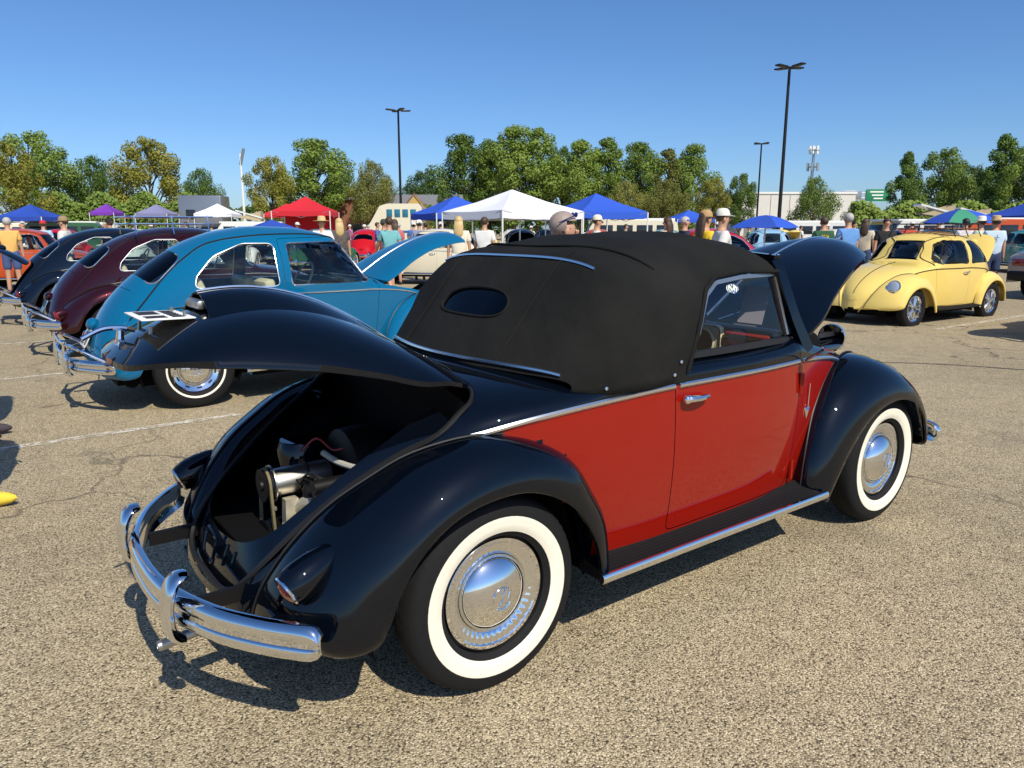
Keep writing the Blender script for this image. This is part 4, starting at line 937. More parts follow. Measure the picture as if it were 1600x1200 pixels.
def build_sedan(label, paint_, loc, rz, hood=0.0, lid=0.0, wheels='slotted', rails=True, group=None, plate_rows=None, trim=ALU, bumpers=True, rack=None, belt=True, interior=CREAMPL, name='sedan_car', rad=1.0, drop=0.0, platem=None, tail=True, board=None, windowtint=None):
    D = sedan_meshes(); root = empty(name, loc, rz, label, 'car', group); GL = windowtint or GLASS
    base = root
    link('body', D['body'], paint_, root)
    hd = link('hood', D['hood'], paint_, root, loc=HOOD.h, rot=(0, R(-hood), 0)); link('hood_trim', D['hood_trim'], trim, hd)
    ld = link('engine_lid', D['lid'], paint_, root, loc=SLID.h, rot=(0, R(lid), 0)); link('plate_lamp', D['plate_lamp'], paint_, ld)
    if plate_rows: plate(ld, D['plate_M'], plate_rows, size=(.30,.155), bgm=platem)
    for sg in (-1, 1):
        dr = link('door', D['door', sg], paint_, root); link('door_window', D['door_window', sg], GL, dr); link('window_trim', D['door_window_trim', sg], trim, dr); link('door_handle', D['handle', sg], CHROME, dr)
        qw = link('quarter_window', D['quarter_window', sg], GL, root); link('window_trim', D['quarter_window_trim', sg], trim, qw)
        link('drip_rail', D['drip', sg], SEAL, root)
        if belt: link('belt_trim', D['belt', sg], trim, root)
        for nm in ('rear_fender', 'front_fender'):
            f = link(nm, D[nm, sg], paint_, root); link('fender_piping', D[nm+'_piping', sg], SEAL, f)
            if nm == 'front_fender': headlight(f, sg, paint_)
            elif tail:
                M = Matrix.Translation((-.585, sg*.60, .505)) @ Matrix.Rotation(R(180 - sg*4), 4, 'Z') @ Matrix.Rotation(R(22), 4, 'Y')
                t = MB(); t.lathe([(.004,-.13),(.028,-.10),(.046,-.05),(.052,0),(.052,.03)], 18, 'x', M=M @ Matrix.Diagonal((1,1,1.35,1))); tl = t.build('tail_lamp', paint_, f)
                l = MB(); l.lathe([(.051,.028),(.046,.045),(.030,.060),(0,.066)], 18, 'x', M=M @ Matrix.Diagonal((1,1,1.35,1))); l.build('lens', LENS, tl)
    for nm in ('windscreen', 'rear_window'):
        wn = link(nm, D[nm], GL, root); link('window_trim', D[nm+'_trim'], trim if nm == 'windscreen' else trim, wn)
    underbody(root); add_wheels(root, wheels, STEEL if wheels == 'mag' else None, rad=rad); running_boards(root, mat=board, strip=trim is ALU)
    if bumpers: bumper(root, True, .40, rails=rails); bumper(root, False, .40, rails=rails)
    for sg in (-1, 1):
        s = MB(); s.rbox((1.02, sg*.30, .52), (.48,.48,.16), .05); s.rbox((0,0,0), (.12,.46,.52), .05, M=Matrix.Translation((.78, sg*.30, .78)) @ Matrix.Rotation(R(-14), 4, 'Y')); s.build('seat', interior, root)
    s = MB(); s.rbox((.36,0,.62), (.34,1.06,.2), .05); s.rbox((0,0,0), (.12,1.04,.44), .05, M=Matrix.Translation((.17,0,.86)) @ Matrix.Rotation(R(-22), 4, 'Y')); s.build('rear_seat', interior, root)
    d = MB(); d.rbox((1.66,0,.91), (.10,1.16,.20), .03); d.build('dashboard', paint_, root)
    M = Matrix.Translation((1.33,.31,.96)) @ Matrix.Rotation(R(-62), 4, 'Y'); d = MB(); d.tube([M @ Vector((.20*math.cos(a), .20*math.sin(a), 0)) for a in [2*math.pi*i/32 for i in range(32)]], .011, 8, closed=True)
    for a in (R(90), R(-90)): d.tube([M @ Vector((0,0,-.02)), M @ Vector((.19*math.cos(a), .19*math.sin(a), 0))], .008, 6)
    d.build('steering_wheel', interior, root)
    e = MB(); e.lathe([(0,-.10),(.16,-.10),(.19,0),(.16,.10),(0,.10)], 24, 'x', c=(-.22,0,.66)); e.box((-.25,0,.44), (.5,.7,.02)); e.add([(-.05,-.56,.32),(-.05,.56,.32),(-.05,.53,1.0),(-.05,-.53,1.0)], [(0,1,2,3)]); e.build('engine', MATTEBLACK, root)
    if hood: lw = MB(); lw.box((2.35,0,.62), (.9,.6,.02)); lw.box((1.84,0,.80), (.02,.95,.36)); lw.ball((2.62,0,.60), (.30,.20,.30), nu=20, nv=10); lw.build('luggage_bay', DARK, root)
    if rack:
        r_ = MB(); zs_ = 1.535
        for z, k in ((zs_+.085, 1.0), (zs_, .96)):
            P = rpoly([(.22,-.50*k),(1.22,-.50*k),(1.22,.50*k),(.22,.50*k)], .08, 5); r_.tube([(x, y, z) for x, y in P], .009, 6, closed=True)
        for x in (.30, .72, 1.14):
            for sg in (-1, 1): r_.tube([(x, sg*.50, zs_+.10), (x, sg*.50, zs_), (x+.0, sg*.56, 1.41)], .008, 6)
        r_.build('roof_rack', rack, root)
        for k in range(9 if rack is MATTEBLACK else 0): sl = MB(); sl.rbox((.72, -.42+.105*k, zs_+.012), (1.0,.07,.014), .003); sl.build('rack_slat', plain('rack_wood', (.36,.14,.05), .5, var=.3), root)
    if drop: root.location.z -= 0
    return root
def flatten(root):
    """One mesh holding everything under root; the first slot is the paint."""
    verts = []; faces = []; mi = []; mats = []
    bpy.context.view_layer.update()
    inv = root.matrix_world.inverted(); stack = list(root.children_recursive)
    for o in stack:
        if o.type != 'MESH': continue
        M = inv @ o.matrix_world; b = len(verts); verts += [tuple(M @ v.co) for v in o.data.vertices]
        sl = [s.material for s in o.material_slots]
        for p in o.data.polygons:
            faces.append([b+i for i in p.vertices]); m = sl[p.material_index] if sl else None
            if m not in mats: mats.append(m)
            mi.append(mats.index(m))
    me = bpy.data.meshes.new('car'); me.from_pydata(verts, [], faces); me.polygons.foreach_set('material_index', mi); me.polygons.foreach_set('use_smooth', [True]*len(mi)); me.set_sharp_from_angle(angle=R(40)); me.update()
    for m in mats: me.materials.append(m)
    for o in stack: bpy.data.objects.remove(o)
    bpy.data.objects.remove(root); return me, mats
# ------------------------------------------------------------------ placing things: a pixel of the 1600 px photograph at depth Y gives the place
PITCH = R(11.68); FPX = 1165.0
def at(px, py, Y):
    a = (px-800)/FPX; b = (600-py)/FPX; c, s = math.cos(PITCH), math.sin(PITCH)
    dy = c+b*s; t = Y/dy; return Vector((a*t, Y, 1.463+(-s+b*c)*t))
def gx(px, Y): return at(px, 359, Y).x
# ------------------------------------------------------------------ trees
def leaf_mat(name, a, b):
    m, t, p, out = node_mat(name); tc = N(t, 'ShaderNodeTexCoord'); oi = N(t, 'ShaderNodeObjectInfo'); nz = N(t, 'ShaderNodeTexNoise'); nz.inputs['Scale'].default_value = 7; nz.inputs['Detail'].default_value = 3
    t.links.new(tc.outputs['Object'], nz.inputs['Vector']); ad = N(t, 'ShaderNodeMath', operation='MULTIPLY_ADD'); ad.inputs[1].default_value = .5; t.links.new(oi.outputs['Random'], ad.inputs[0])
    sb = N(t, 'ShaderNodeMath', operation='SUBTRACT'); sb.inputs[1].default_value = .25; t.links.new(nz.outputs[0], sb.inputs[0]); t.links.new(sb.outputs[0], ad.inputs[2])
    r = N(t, 'ShaderNodeValToRGB'); r.color_ramp.elements[0].position = .15; r.color_ramp.elements[1].position = .75; r.color_ramp.elements[0].color = (*a, 1); r.color_ramp.elements[1].color = (*b, 1); t.links.new(ad.outputs[0], r.inputs[0])
    t.links.new(r.outputs[0], p.inputs['Base Color']); sset(p, roughness=.55); p.inputs['Specular IOR Level'].default_value = .25
    tl = N(t, 'ShaderNodeBsdfTranslucent'); t.links.new(r.outputs[0], tl.inputs[0]); mx = N(t, 'ShaderNodeMixShader'); mx.inputs[0].default_value = .3; t.links.new(p.outputs[0], mx.inputs[1]); t.links.new(tl.outputs[0], mx.inputs[2]); t.links.new(mx.outputs[0], out.inputs[0]); return m
LEAF = [leaf_mat('leaf_dark', (.05,.092,.018), (.15,.24,.045)), leaf_mat('leaf_mid', (.085,.15,.026), (.25,.34,.065)), leaf_mat('leaf_yellow', (.19,.20,.03), (.46,.42,.08)), leaf_mat('leaf_olive', (.115,.13,.028), (.29,.29,.07))]
BARK = plain('bark', (.09,.07,.05), .9, var=.4, scale=20, bump=.5)
def tree_meshes(seed, lobes, shape, n_leaf, leaf=.024):
    leaf *= 1.0; n_leaf = int(n_leaf*3.2)
    """Unit-high tree. shape: list of (height, radius) envelope."""
    r = random.Random(seed); env = pchip(shape); z0, z1 = shape[0][0], shape[-1][0]; tr = MB(); cr = MB()
    bend = [(r.uniform(-.02,.02), r.uniform(-.02,.02)) for _ in range(6)]
    tp = [Vector((bend[i][0]*i*.6, bend[i][1]*i*.6, .86*i/5)) for i in range(6)]; tr.tube(tp, [.022,.018,.014,.010,.006,.003], 7)
    C = []
    for k in range(lobes):
        z = z0 + (z1-z0)*((k+.5)/lobes)**.9; rad = env(z); a = k*2.39996 + r.uniform(-.4,.4); rr = rad*r.uniform(.4,1.12)
        c = Vector((rr*math.cos(a), rr*math.sin(a), z + r.uniform(-.03,.03))); s = (.04+.6*rad*r.uniform(.2,.56)); C.append((c, s))
        b = tp[min(4, int(z*4.2))]; st = Vector((b.x, b.y, max(.12, z-.16-.5*rr))); tr.tube([st, (st+c)/2+Vector((0,0,.03)), c], [.008,.005,.002], 5)
    C.append((Vector((0,0,z1-.04)), .07))
    tot = sum(s*s for c, s in C)
    for c, s in C:
        k = int(n_leaf*s*s/tot)
        for i in range(k):
            d = Vector((r.gauss(0,1), r.gauss(0,1), r.gauss(0,1)*.85)).normalized(); q = c + d*s*(r.random()**.28)*r.uniform(.82,1.12)
            nn = (d + Vector((r.gauss(0,.6), r.gauss(0,.6), r.gauss(0,.6)+.35))).normalized(); u = nn.orthogonal().normalized(); u.rotate(Quaternion(nn, r.uniform(0, 6.28))); v = nn.cross(u); L = leaf*r.uniform(.6,1.35)
            cr.add([q-u*L*.5, q+v*L*.32, q+u*L*.5, q-v*L*.32], [(0,1,2,3)])
    tm = tr.me('trunk'); me = bpy.data.meshes.new('crown'); me.from_pydata([tuple(v) for v in cr.v], [], cr.f); me.update(); return tm, me
ROUND = [(.24,.10),(.34,.26),(.50,.34),(.70,.32),(.86,.22),(1.0,.06)]
TALL = [(.16,.08),(.28,.17),(.45,.22),(.65,.22),(.82,.16),(1.0,.04)]
WIDE = [(.20,.16),(.32,.36),(.50,.46),(.70,.42),(.86,.28),(1.0,.08)]
CONE = [(.12,.16),(.25,.26),(.45,.25),(.65,.19),(.85,.10),(1.0,.02)]
TV = [tree_meshes(11, 30, ROUND, 4200), tree_meshes(12, 34, TALL, 4600, .021), tree_meshes(13, 30, WIDE, 4800, .026), tree_meshes(14, 30, CONE, 4600, .022), tree_meshes(15, 26, ROUND, 2600, .028), tree_meshes(16, 36, TALL, 3600, .022)]
def tree(px, top, Y, variant, leaf, wscale, label, group='trees round the edge of the parking lot', base=0.0):
    p = at(px, top, Y); h = p.z - base; o = empty('tree', (p.x, Y, base), rnd.uniform(0, 6.28), label, 'tree', group); tm, cm = TV[variant]
    wscale *= 1.12 if variant in (1, 5) else .80; k = (h*wscale, h*wscale, h); link('trunk', tm, BARK, o, scale=k); c = link('crown', cm, LEAF[leaf], o, scale=k); return o
TREES = [(45,208,95,0,1,1.25,'broad green tree at the edge of the lot behind the blue tent'), (12,226,80,4,2,1.0,'yellowing tree in front of the broad green tree'), (140,247,100,2,0,.95,'round dark green tree between two yellowing trees'), (230,218,92,0,2,1.15,'tall yellowing tree above the hedge'), (312,266,105,2,0,.8,'small round dark tree by the grey trailer'),
         (420,246,85,0,2,.95,'yellow-green tree behind the small red tent'), (490,219,88,1,1,1.25,'tall open-branched green tree above the red tent'), (530,262,95,0,0,.9,'dark tree between the tall open tree and the olive tree'), (580,254,85,2,3,.8,'olive tree beside the house with the gable'), (660,270,130,2,0,1.0,'low dark trees far behind the house'),
         (722,212,112,1,1,1.0,'tall tree ending the tall row nearest the house'), (765,222,118,5,0,1.0,'tall narrow tree in the tall row'), (803,199,112,1,1,1.05,'highest tree of the tall row behind the white tent'), (842,204,112,5,1,1.0,'tall narrow tree beside the highest tree of the row'), (880,232,118,0,0,.85,'dark lower tree in the tall row behind the blue tent'), (908,221,110,1,1,.95,'tall tree in the tall row above the big blue tent'), (950,219,112,5,1,1.05,'loose tall tree in the middle of the tall row'), (1000,224,112,1,1,.95,'tall tree between the loose tall tree and the olive one'), (1045,236,112,5,3,1.0,'olive tall tree near the end of the tall row'), (1083,227,112,1,1,.9,'tall leaning tree ending the tall row'),
         (700,300,70,4,0,1.1,'low bushy tree under the tall row'), (980,285,80,2,3,1.0,'olive bushy tree in front of the tall row'), (1040,282,78,2,3,.95,'broad olive bush in front of the row end'), (1115,280,90,0,2,.9,'yellow-green bush between the tall row and the warehouse'), (1160,273,100,0,1,.9,'small green tree before the white building corner'), (1275,279,70,2,1,.85,'round green tree in front of the white building'),
         (1340,318,95,2,0,.9,'low dark bush between the warehouse and the road sign'), (1420,240,75,3,0,1.0,'pointed dark tree beside the green highway sign'), (1478,234,78,0,1,1.0,'broad green tree between two pointed dark trees'), (1520,262,80,2,0,.85,'dark rounded tree in front of the two pointed dark trees'), (1572,213,72,3,0,1.15,'highest pointed dark tree behind the patterned umbrella'), (1612,228,70,0,1,1.1,'green tree beyond the highest pointed dark tree')]
for a in TREES: tree(*a)
# hedge on the left
def hedge(px0, px1, top, Y, label):
    a, b = at(px0, top, Y), at(px1, top, Y); r = random.Random(5); m = MB(); L = (b-a).length
    for i in range(int(L*420)):
        u = r.random(); h = a.z*(.75+.25*math.sin(u*23+1.0)*.5+.2*r.random()); z = h*(1-r.random()**2.2*.95); q = a.lerp(b, u); q = Vector((q.x, Y + r.uniform(-1.2, 0.1)-.4*(1-z/h), z)); s = r.uniform(.25,.55)
        nn = Vector((r.gauss(0,.6), -1+r.gauss(0,.5), .6+r.gauss(0,.5))).normalized(); t = nn.orthogonal().normalized(); t.rotate(Quaternion(nn, r.uniform(0, 6.28))); v = nn.cross(t)
        m.add([q-t*s*.5, q+v*s*.35, q+t*s*.5, q-v*s*.35], [(0,1,2,3)])
    me = bpy.data.meshes.new('hedge'); me.from_pydata([tuple(v) for v in m.v], [], m.f); me.update(); o = link('hedge', me, LEAF[1]); return tag(o, label, 'hedge')
hedge(88, 335, 305, 85, 'long clipped green hedge below the trees behind the vans')
hedge(470, 700, 322, 95, 'low hedge below the house and the motorhome')
hedge(1330, 1640, 318, 70, 'dark hedge below the pointed dark trees')
def far_wood():
    r = random.Random(9); m = MB()
    for i in range(15000):
        x = r.uniform(-230, 230); h = 5.0+1.2*math.sin(x*.07)+.8*math.sin(x*.23+2)+1.0*r.random(); z = h*(1-r.random()**1.8); q = Vector((x, 185+r.uniform(-3,3), z)); s = r.uniform(.8,1.8)
        nn = Vector((r.gauss(0,.6), -1+r.gauss(0,.5), .6+r.gauss(0,.5))).normalized(); t = nn.orthogonal().normalized(); t.rotate(Quaternion(nn, r.uniform(0, 6.28))); v = nn.cross(t)
        m.add([q-t*s*.5, q+v*s*.35, q+t*s*.5, q-v*s*.35], [(0,1,2,3)])
    me = bpy.data.meshes.new('wood'); me.from_pydata([tuple(v) for v in m.v], [], m.f); me.update(); tag(link('far_wood', me, LEAF[0]), 'band of far-off trees along the horizon', 'woodland', kind='stuff')
far_wood()
# ------------------------------------------------------------------ lamp posts, mast, sign
POLE = plain('dark_bronze', (.012,.011,.011), .45, .3)
def lamp_post(px, top, Y, label, heads=4):
    p = at(px, top, Y); o = empty('lamp_post', (p.x, Y, 0), 0, label, 'lamp post', 'tall lamp posts of the parking lot'); h = p.z; m = MB(); m.tube([(0,0,0),(0,0,.9)], .30, 16); m.build('concrete_base', plain('concrete', (.42,.40,.36), .9, var=.15), o)
    m = MB(); m.tube([(0,0,.9),(0,0,h)], [.11,.075], 12); m.build('pole', POLE, o)
    for k in range(heads):
        a = k*2*math.pi/heads + .5; d = Vector((math.cos(a), math.sin(a), 0)); M = Matrix.Translation(Vector((0,0,h-.02))+d*.62) @ Matrix.Rotation(a, 4, 'Z') @ Matrix.Rotation(R(-4), 4, 'Y')
        b = MB(); b.rbox((0,0,0), (.70,.36,.09), .03, M=M); b.tube([(0,0,h-.06), Vector((0,0,h-.02))+d*.3], .03, 6); b.build('lamp_head', POLE, o)
lamp_post(622, 172, 60, 'tall dark lamp post standing behind the red tent'); lamp_post(1234, 104, 44, 'tallest dark lamp post rising beyond the open black hood'); lamp_post(1190, 224, 84, 'far dark lamp post in front of the white building corner')
p = at(1272, 233, 190); o = empty('radio_mast', (p.x, 190, 0), 0, 'grey radio mast with antenna panels above the round tree', 'mast'); m = MB(); m.tube([(0,0,0),(0,0,p.z)], [.55,.30], 10); m.build('pole', STEEL, o)
for k in range(6):
    a = k*math.pi/3
    for zz, s in ((p.z-.2, 1.0), (p.z-4.2, 1.3)): m = MB(); m.box((s*math.cos(a), s*math.sin(a), zz), (.35,.35,1.9)); m.build('antenna_panel', WHITEP if zz > p.z-2 else STEEL, o)
m = MB()
for zz in (p.z-.3, p.z-4.2): m.tube([(1.2*math.cos(a), 1.2*math.sin(a), zz) for a in [2*math.pi*i/12 for i in range(12)]], .09, 5, closed=True)
m.build('antenna_ring', STEEL, o)
p = at(1363, 297, 170); o = empty('road_sign', (p.x, 170, 0), 0, 'green highway sign on a white gantry beyond the lot', 'road sign'); m = MB()
for dx in (-4.2, -1.4): m.tube([(dx,0,0),(dx,0,p.z)], .16, 6)
m.tube([(-7.2,0,p.z-.6),(3.6,0,p.z-.6)], .14, 6); m.tube([(-7.2,0,p.z-1.7),(3.6,0,p.z-1.7)], .14, 6); m.build('gantry', WHITEP, o)
m = MB(); m.rbox((1.2,-.3,p.z-1.1), (5.2,.12,2.6), .03); sg_ = m.build('sign_panel', plain('sign_green', (.01,.20,.09), .5), o); g = MB(); M = Matrix.Translation((1.2,-.37,p.z-1.1)) @ Matrix.Rotation(R(90), 4, 'X')
for r_ in range(3): g.box((-.3+.2*r_, .7-.7*r_, 0), (3.0-.5*r_, .28, .02), M=M)
g.build('sign_lettering', PAPER, sg_, smooth=False)
m = MB(); m.rbox((-4.6,-.3,p.z-1.1), (4.4,.12,1.9), .03); m.build('sign_back', STEEL, o)
p = at(375, 240, 150); o = empty('stadium_light', (p.x, 150, 0), 0, 'thin white pole with a slanted floodlight panel', 'light pole'); m = MB(); m.tube([(0,0,0),(0,0,p.z)], [.28,.16], 8); m.build('pole', WHITEP, o); m = MB(); m.box((0,0,0), (.5,.3,3.2), M=Matrix.Translation((.35,0,p.z-.6)) @ Matrix.Rotation(R(15), 4, 'Y')); m.build('lamp_panel', STEEL, o)
# ------------------------------------------------------------------ buildings
STUCCO = plain('pale_stucco', (.62,.60,.55), .9, var=.06, scale=.6); ROOFG = plain('grey_shingle', (.16,.165,.175), .9, var=.2, scale=3, bump=.4, bscale=8); BRICK = plain('brick_wall', (.23,.10,.06), .9, var=.3, scale=5); OCHRE = plain('ochre_siding', (.52,.37,.12), .85, var=.1, scale=3); DKGLASS = plain('dark_pane', (.02,.025,.03), .1)
a, b = at(1160, 303, 120), at(1338, 297, 120); o = empty('warehouse', ((a.x+b.x)/2, 126, 0), 0, 'long pale flat-roofed warehouse behind the round tree', 'building'); W_ = b.x-a.x; m = MB(); m.box((0,0,a.z/2), (W_,12,a.z)); m.build('wall', STUCCO, o, smooth=False); m = MB(); m.box((0,0,a.z+.15), (W_+.3,12.3,.3)); m.build('roof_edge', WHITEP, o, smooth=False)
for k in range(5): m = MB(); m.box((-W_*.4+k*W_*.2, -6.03, 1.6), (2.4,.06,2.6)); m.build('door', STEEL, o, smooth=False)
for k in range(int(W_/3)): m = MB(); m.box((-W_/2+1.5+3*k, -6.02, a.z/2), (.05,.05,a.z-.4)); m.build('panel_joint', ROOFG, o, smooth=False)
p = at(640, 303, 95); o = empty('house', (p.x, 95, 0), 0, 'house with grey shingle roof and small ochre gable', 'house'); m = MB(); m.box((0,2,1.5), (13,7,3)); m.build('wall', OCHRE, o, smooth=False); m = MB(); hz = p.z; m.add([(-7,-2.2,2.9),(7,-2.2,2.9),(6.4,2,hz),(-5.4,2,hz),(-7,6,2.9),(7,6,2.9)], [(0,1,2,3),(4,3,2,5),(0,3,4),(1,5,2)]); m.build('roof', ROOFG, o, smooth=False)
m = MB(); m.add([(-1.2,-2.6,2.9),(3.0,-2.6,2.9),(.9,-2.6,hz-.3),(.9,1.0,hz-.3)], [(0,1,2),(0,2,3),(1,3,2)]); m.build('gable', OCHRE, o, smooth=False); m = MB(); m.tube([(-1.6,-2.7,2.8),(.9,-2.7,hz-.1),(3.4,-2.7,2.8)], .12, 4); m.build('gable_trim', BRICK, o, smooth=False)
for x in (-4.5, -2.5, 4.5): m = MB(); m.box((x,-1.53,1.6), (1.1,.06,1.3)); w_ = m.build('window', DKGLASS, o, smooth=False); f = MB(); f.box((x,-1.56,.9), (1.3,.1,.1)); f.box((x,-1.56,2.3), (1.3,.1,.1)); f.build('window_frame', WHITEP, w_, smooth=False)
p = at(555, 312, 90); o = empty('brick_building', (p.x, 92, 0), 0, 'low brick building with an ochre end behind the red tent', 'building'); m = MB(); m.box((-1,0,p.z/2), (5,5,p.z)); m.build('wall', BRICK, o, smooth=False); m = MB(); m.box((3.0,0,p.z*.45), (3,4.6,p.z*.9)); m.build('end_wall', OCHRE, o, smooth=False); m = MB(); m.box((-.5,0,p.z+.1), (8.6,5.6,.25)); m.build('roof', ROOFG, o, smooth=False)
for x in (-2.2, .2): m = MB(); m.box((x,-2.53,1.5), (.9,.06,1.5)); m.build('window', DKGLASS, o, smooth=False)
p = at(318, 306, 75); o = empty('trailer', (p.x, 75, 0), 0, 'long grey trailer parked under the dark tree', 'trailer'); m = MB(); m.rbox((0,0,p.z/2+.3), (4.2,2.4,p.z-.6), .15); m.build('body', SILVER, o); m = MB(); m.rbox((-.9,-1.22,p.z*.62), (.9,.04,.9), .02); m.build('window', DKGLASS, o)
for x in (-1.6, 1.6): m = MB(); m.lathe([(.1,-.1),(.38,-.1),(.38,.1),(.1,.1)], 16, 'y', c=(x,-1.1,.38)); m.build('wheel', RUBBER, o)
# motorhome
a, b = at(572, 321, 52), at(662, 321, 52); o = empty('motorhome', ((a.x+b.x)/2, 52, 0), 0, 'white streamlined motorhome with blue window band', 'motorhome'); L = b.x-a.x; z1 = at(600, 319, 52).z
pr = [(-L/2,.6),(-L/2-.05,1.3),(-L/2+.5,2.0),(-L/2+1.1,z1-.15),(-L/2+1.6,z1),(L/2-.2,z1),(L/2,z1-.25),(L/2,.6)]; vs, fs = prism(rpoly(pr, .12, 3), (0,0,0), (1,0,0), (0,0,1), (0,1,0), -1.15, 1.15); m = MB(); m.add(vs, fs); m.build('body', CREAM, o, smooth=False)
for k in range(4): m = MB(); m.rbox((-L/2+1.4+(L-1.8)*k/4+.35, -1.17, z1-.62), ((L-1.8)/4-.15,.04,.5), .015); m.build('window', plain('blue_glass', (.03,.16,.24), .1), o)
m = MB(); m.rbox((0,-1.165,1.35), (L-.6,.03,.14), .01); m.build('side_stripe', plain('stripe_blue', (.02,.12,.32), .4), o)
for x in (-L/2+1.3, L/2-1.3): m = MB(); m.lathe([(.12,-.12),(.40,-.12),(.40,.1),(.12,.1)], 20, 'y', c=(x,-1.06,.40)); m.build('wheel', RUBBER, o)
# ------------------------------------------------------------------ tents and umbrellas
def cloth(name, c): return plain(name, c, .8, var=.06, scale=4)
T_BLUE = cloth('blue_canopy', (.02,.085,.50)); T_WHITE = cloth('white_canopy', (.74,.75,.80)); T_RED = cloth('red_canopy', (.55,.012,.025)); T_PURPLE = cloth('purple_canopy', (.16,.03,.34)); T_GREY = cloth('grey_violet_canopy', (.20,.20,.34)); T_NAVY = cloth('deep_blue_canopy', (.015,.06,.36))
def tent(px, peak, Y, size, mat, rz, label, eave=2.38, pk=3.15, wall=None, cat_='tent'):
    x = gx(px, Y); o = empty('canopy_tent', (x, Y, 0), rz, label, cat_, 'pop-up tents over the show field'); s = size/2; k = at(px, peak, Y).z; dz = k-pk; e = eave+dz*.9; pk = k
    C = [(-s,-s),(s,-s),(s,s),(-s,s)]
    for i, (a, b) in enumerate(C):
        m = MB(); m.tube([(a,b,0),(a,b,e)], .028, 6); m.build('leg', WHITEP, o)
        c, d = C[(i+1) % 4]; m = MB(); n = 8; top = []; row = []
        for j in range(n+1): u = j/n; row.append((a+(c-a)*u, b+(d-b)*u, e+.02-.10*math.sin(math.pi*u)*.35))
        ap = (0,0,pk); mid = [(q[0]*.5, q[1]*.5, (q[2]+pk)/2-.05-.10*math.sin(math.pi*j/n)) for j, q in enumerate(row)]
        vs = row+mid+[ap]; fs = [(j, j+1, n+1+j+1, n+1+j) for j in range(n)]+[(n+1+j, n+2+j, 2*n+2) for j in range(n)]; m.add(vs, fs); m.build('roof_panel', mat, o, sharp=20)
        m = MB(); m.add(row+[(q[0]*1.004, q[1]*1.004, q[2]-.24-.015*(j % 2)) for j, q in enumerate(row)], [(j, n+1+j, n+2+j, j+1) for j in range(n)]); m.build('valance', mat, o)
        m = MB(); m.tube([(a,b,e), ((a+c)/2*.98,(b+d)/2*.98,e-.32), (c,d,e)], .012, 5); m.build('truss', STEEL, o)
        if wall == i or (wall == 9): m = MB(); m.add([(a,b,.1),(c,d,.1),(c,d,e),(a,b,e)], [(0,1,2,3)]); m.build('side_wall', mat, o, smooth=False)
    return o
tent(800, 296, 25.5, 3.35, T_WHITE, R(38), 'white pop-up tent behind the black canvas roof'); tent(930, 302, 30, 2.9, T_BLUE, R(25), 'bright blue pop-up tent with white edges behind the white tent'); tent(712, 306, 32, 2.9, T_BLUE, R(28), 'blue pop-up tent between the white tent and the motorhome')
tent(480, 307, 40, 2.9, T_RED, R(4), 'red pop-up tent with a red side wall', wall=2); tent(450, 318, 58, 2.8, T_RED, R(5), 'smaller red pop-up tent behind the red tent'); tent(52, 319, 46, 2.6, T_NAVY, R(2), 'deep blue pop-up tent behind the orange car'); tent(170, 318, 72, 2.2, T_PURPLE, R(3), 'purple pop-up tent before the hedge'); tent(248, 319, 68, 2.7, T_GREY, R(3), 'grey-violet pop-up tent before the hedge'); tent(343, 318, 60, 2.8, T_WHITE, R(4), 'small white pop-up tent beside the grey trailer')
tent(1075, 328, 62, 3.2, T_BLUE, R(10), 'small blue pop-up tent below the olive bushes'); tent(1612, 312, 36, 3.0, T_NAVY, R(10), 'deep blue pop-up tent next to the patterned umbrella'); tent(425, 343, 30, 3.0, T_NAVY, R(30), 'low blue awning in front of the red tent', eave=1.35, pk=1.9)
def umbrella(px, top, Y, r, mats, label):
    p = at(px, top, Y); o = empty('sun_umbrella', (p.x, Y, 0), 0, label, 'umbrella'); m = MB(); m.tube([(0,0,0),(0,0,p.z)], .02, 6); m.build('pole', WHITEP, o); n = 8
    for k in range(n):
        a0, a1 = 2*math.pi*k/n, 2*math.pi*(k+1)/n; m = MB(); rows = []
        for j in range(6): t = j/5; rows += [(r*t*math.cos(a0), r*t*math.sin(a0), p.z-.42*t**1.7*r/1.2), (r*t*math.cos((a0+a1)/2)*.97, r*t*math.sin((a0+a1)/2)*.97, p.z-.46*t**1.7*r/1.2), (r*t*math.cos(a1), r*t*math.sin(a1), p.z-.42*t**1.7*r/1.2)]
        m.add(rows, [(3*j+i, 3*j+i+1, 3*j+i+4, 3*j+i+3) for j in range(5) for i in range(2)]); m.build('panel', mats[k % len(mats)], o)
umbrella(1502, 327, 26, 1.25, [T_NAVY, cloth('sea_green_cloth', (.05,.28,.16)), T_BLUE, cloth('sand_cloth', (.45,.42,.12))], 'patterned blue and green sun umbrella behind the yellow car'); umbrella(1197, 336, 19, .85, [T_BLUE, T_NAVY], 'plain blue sun umbrella behind the red cars')
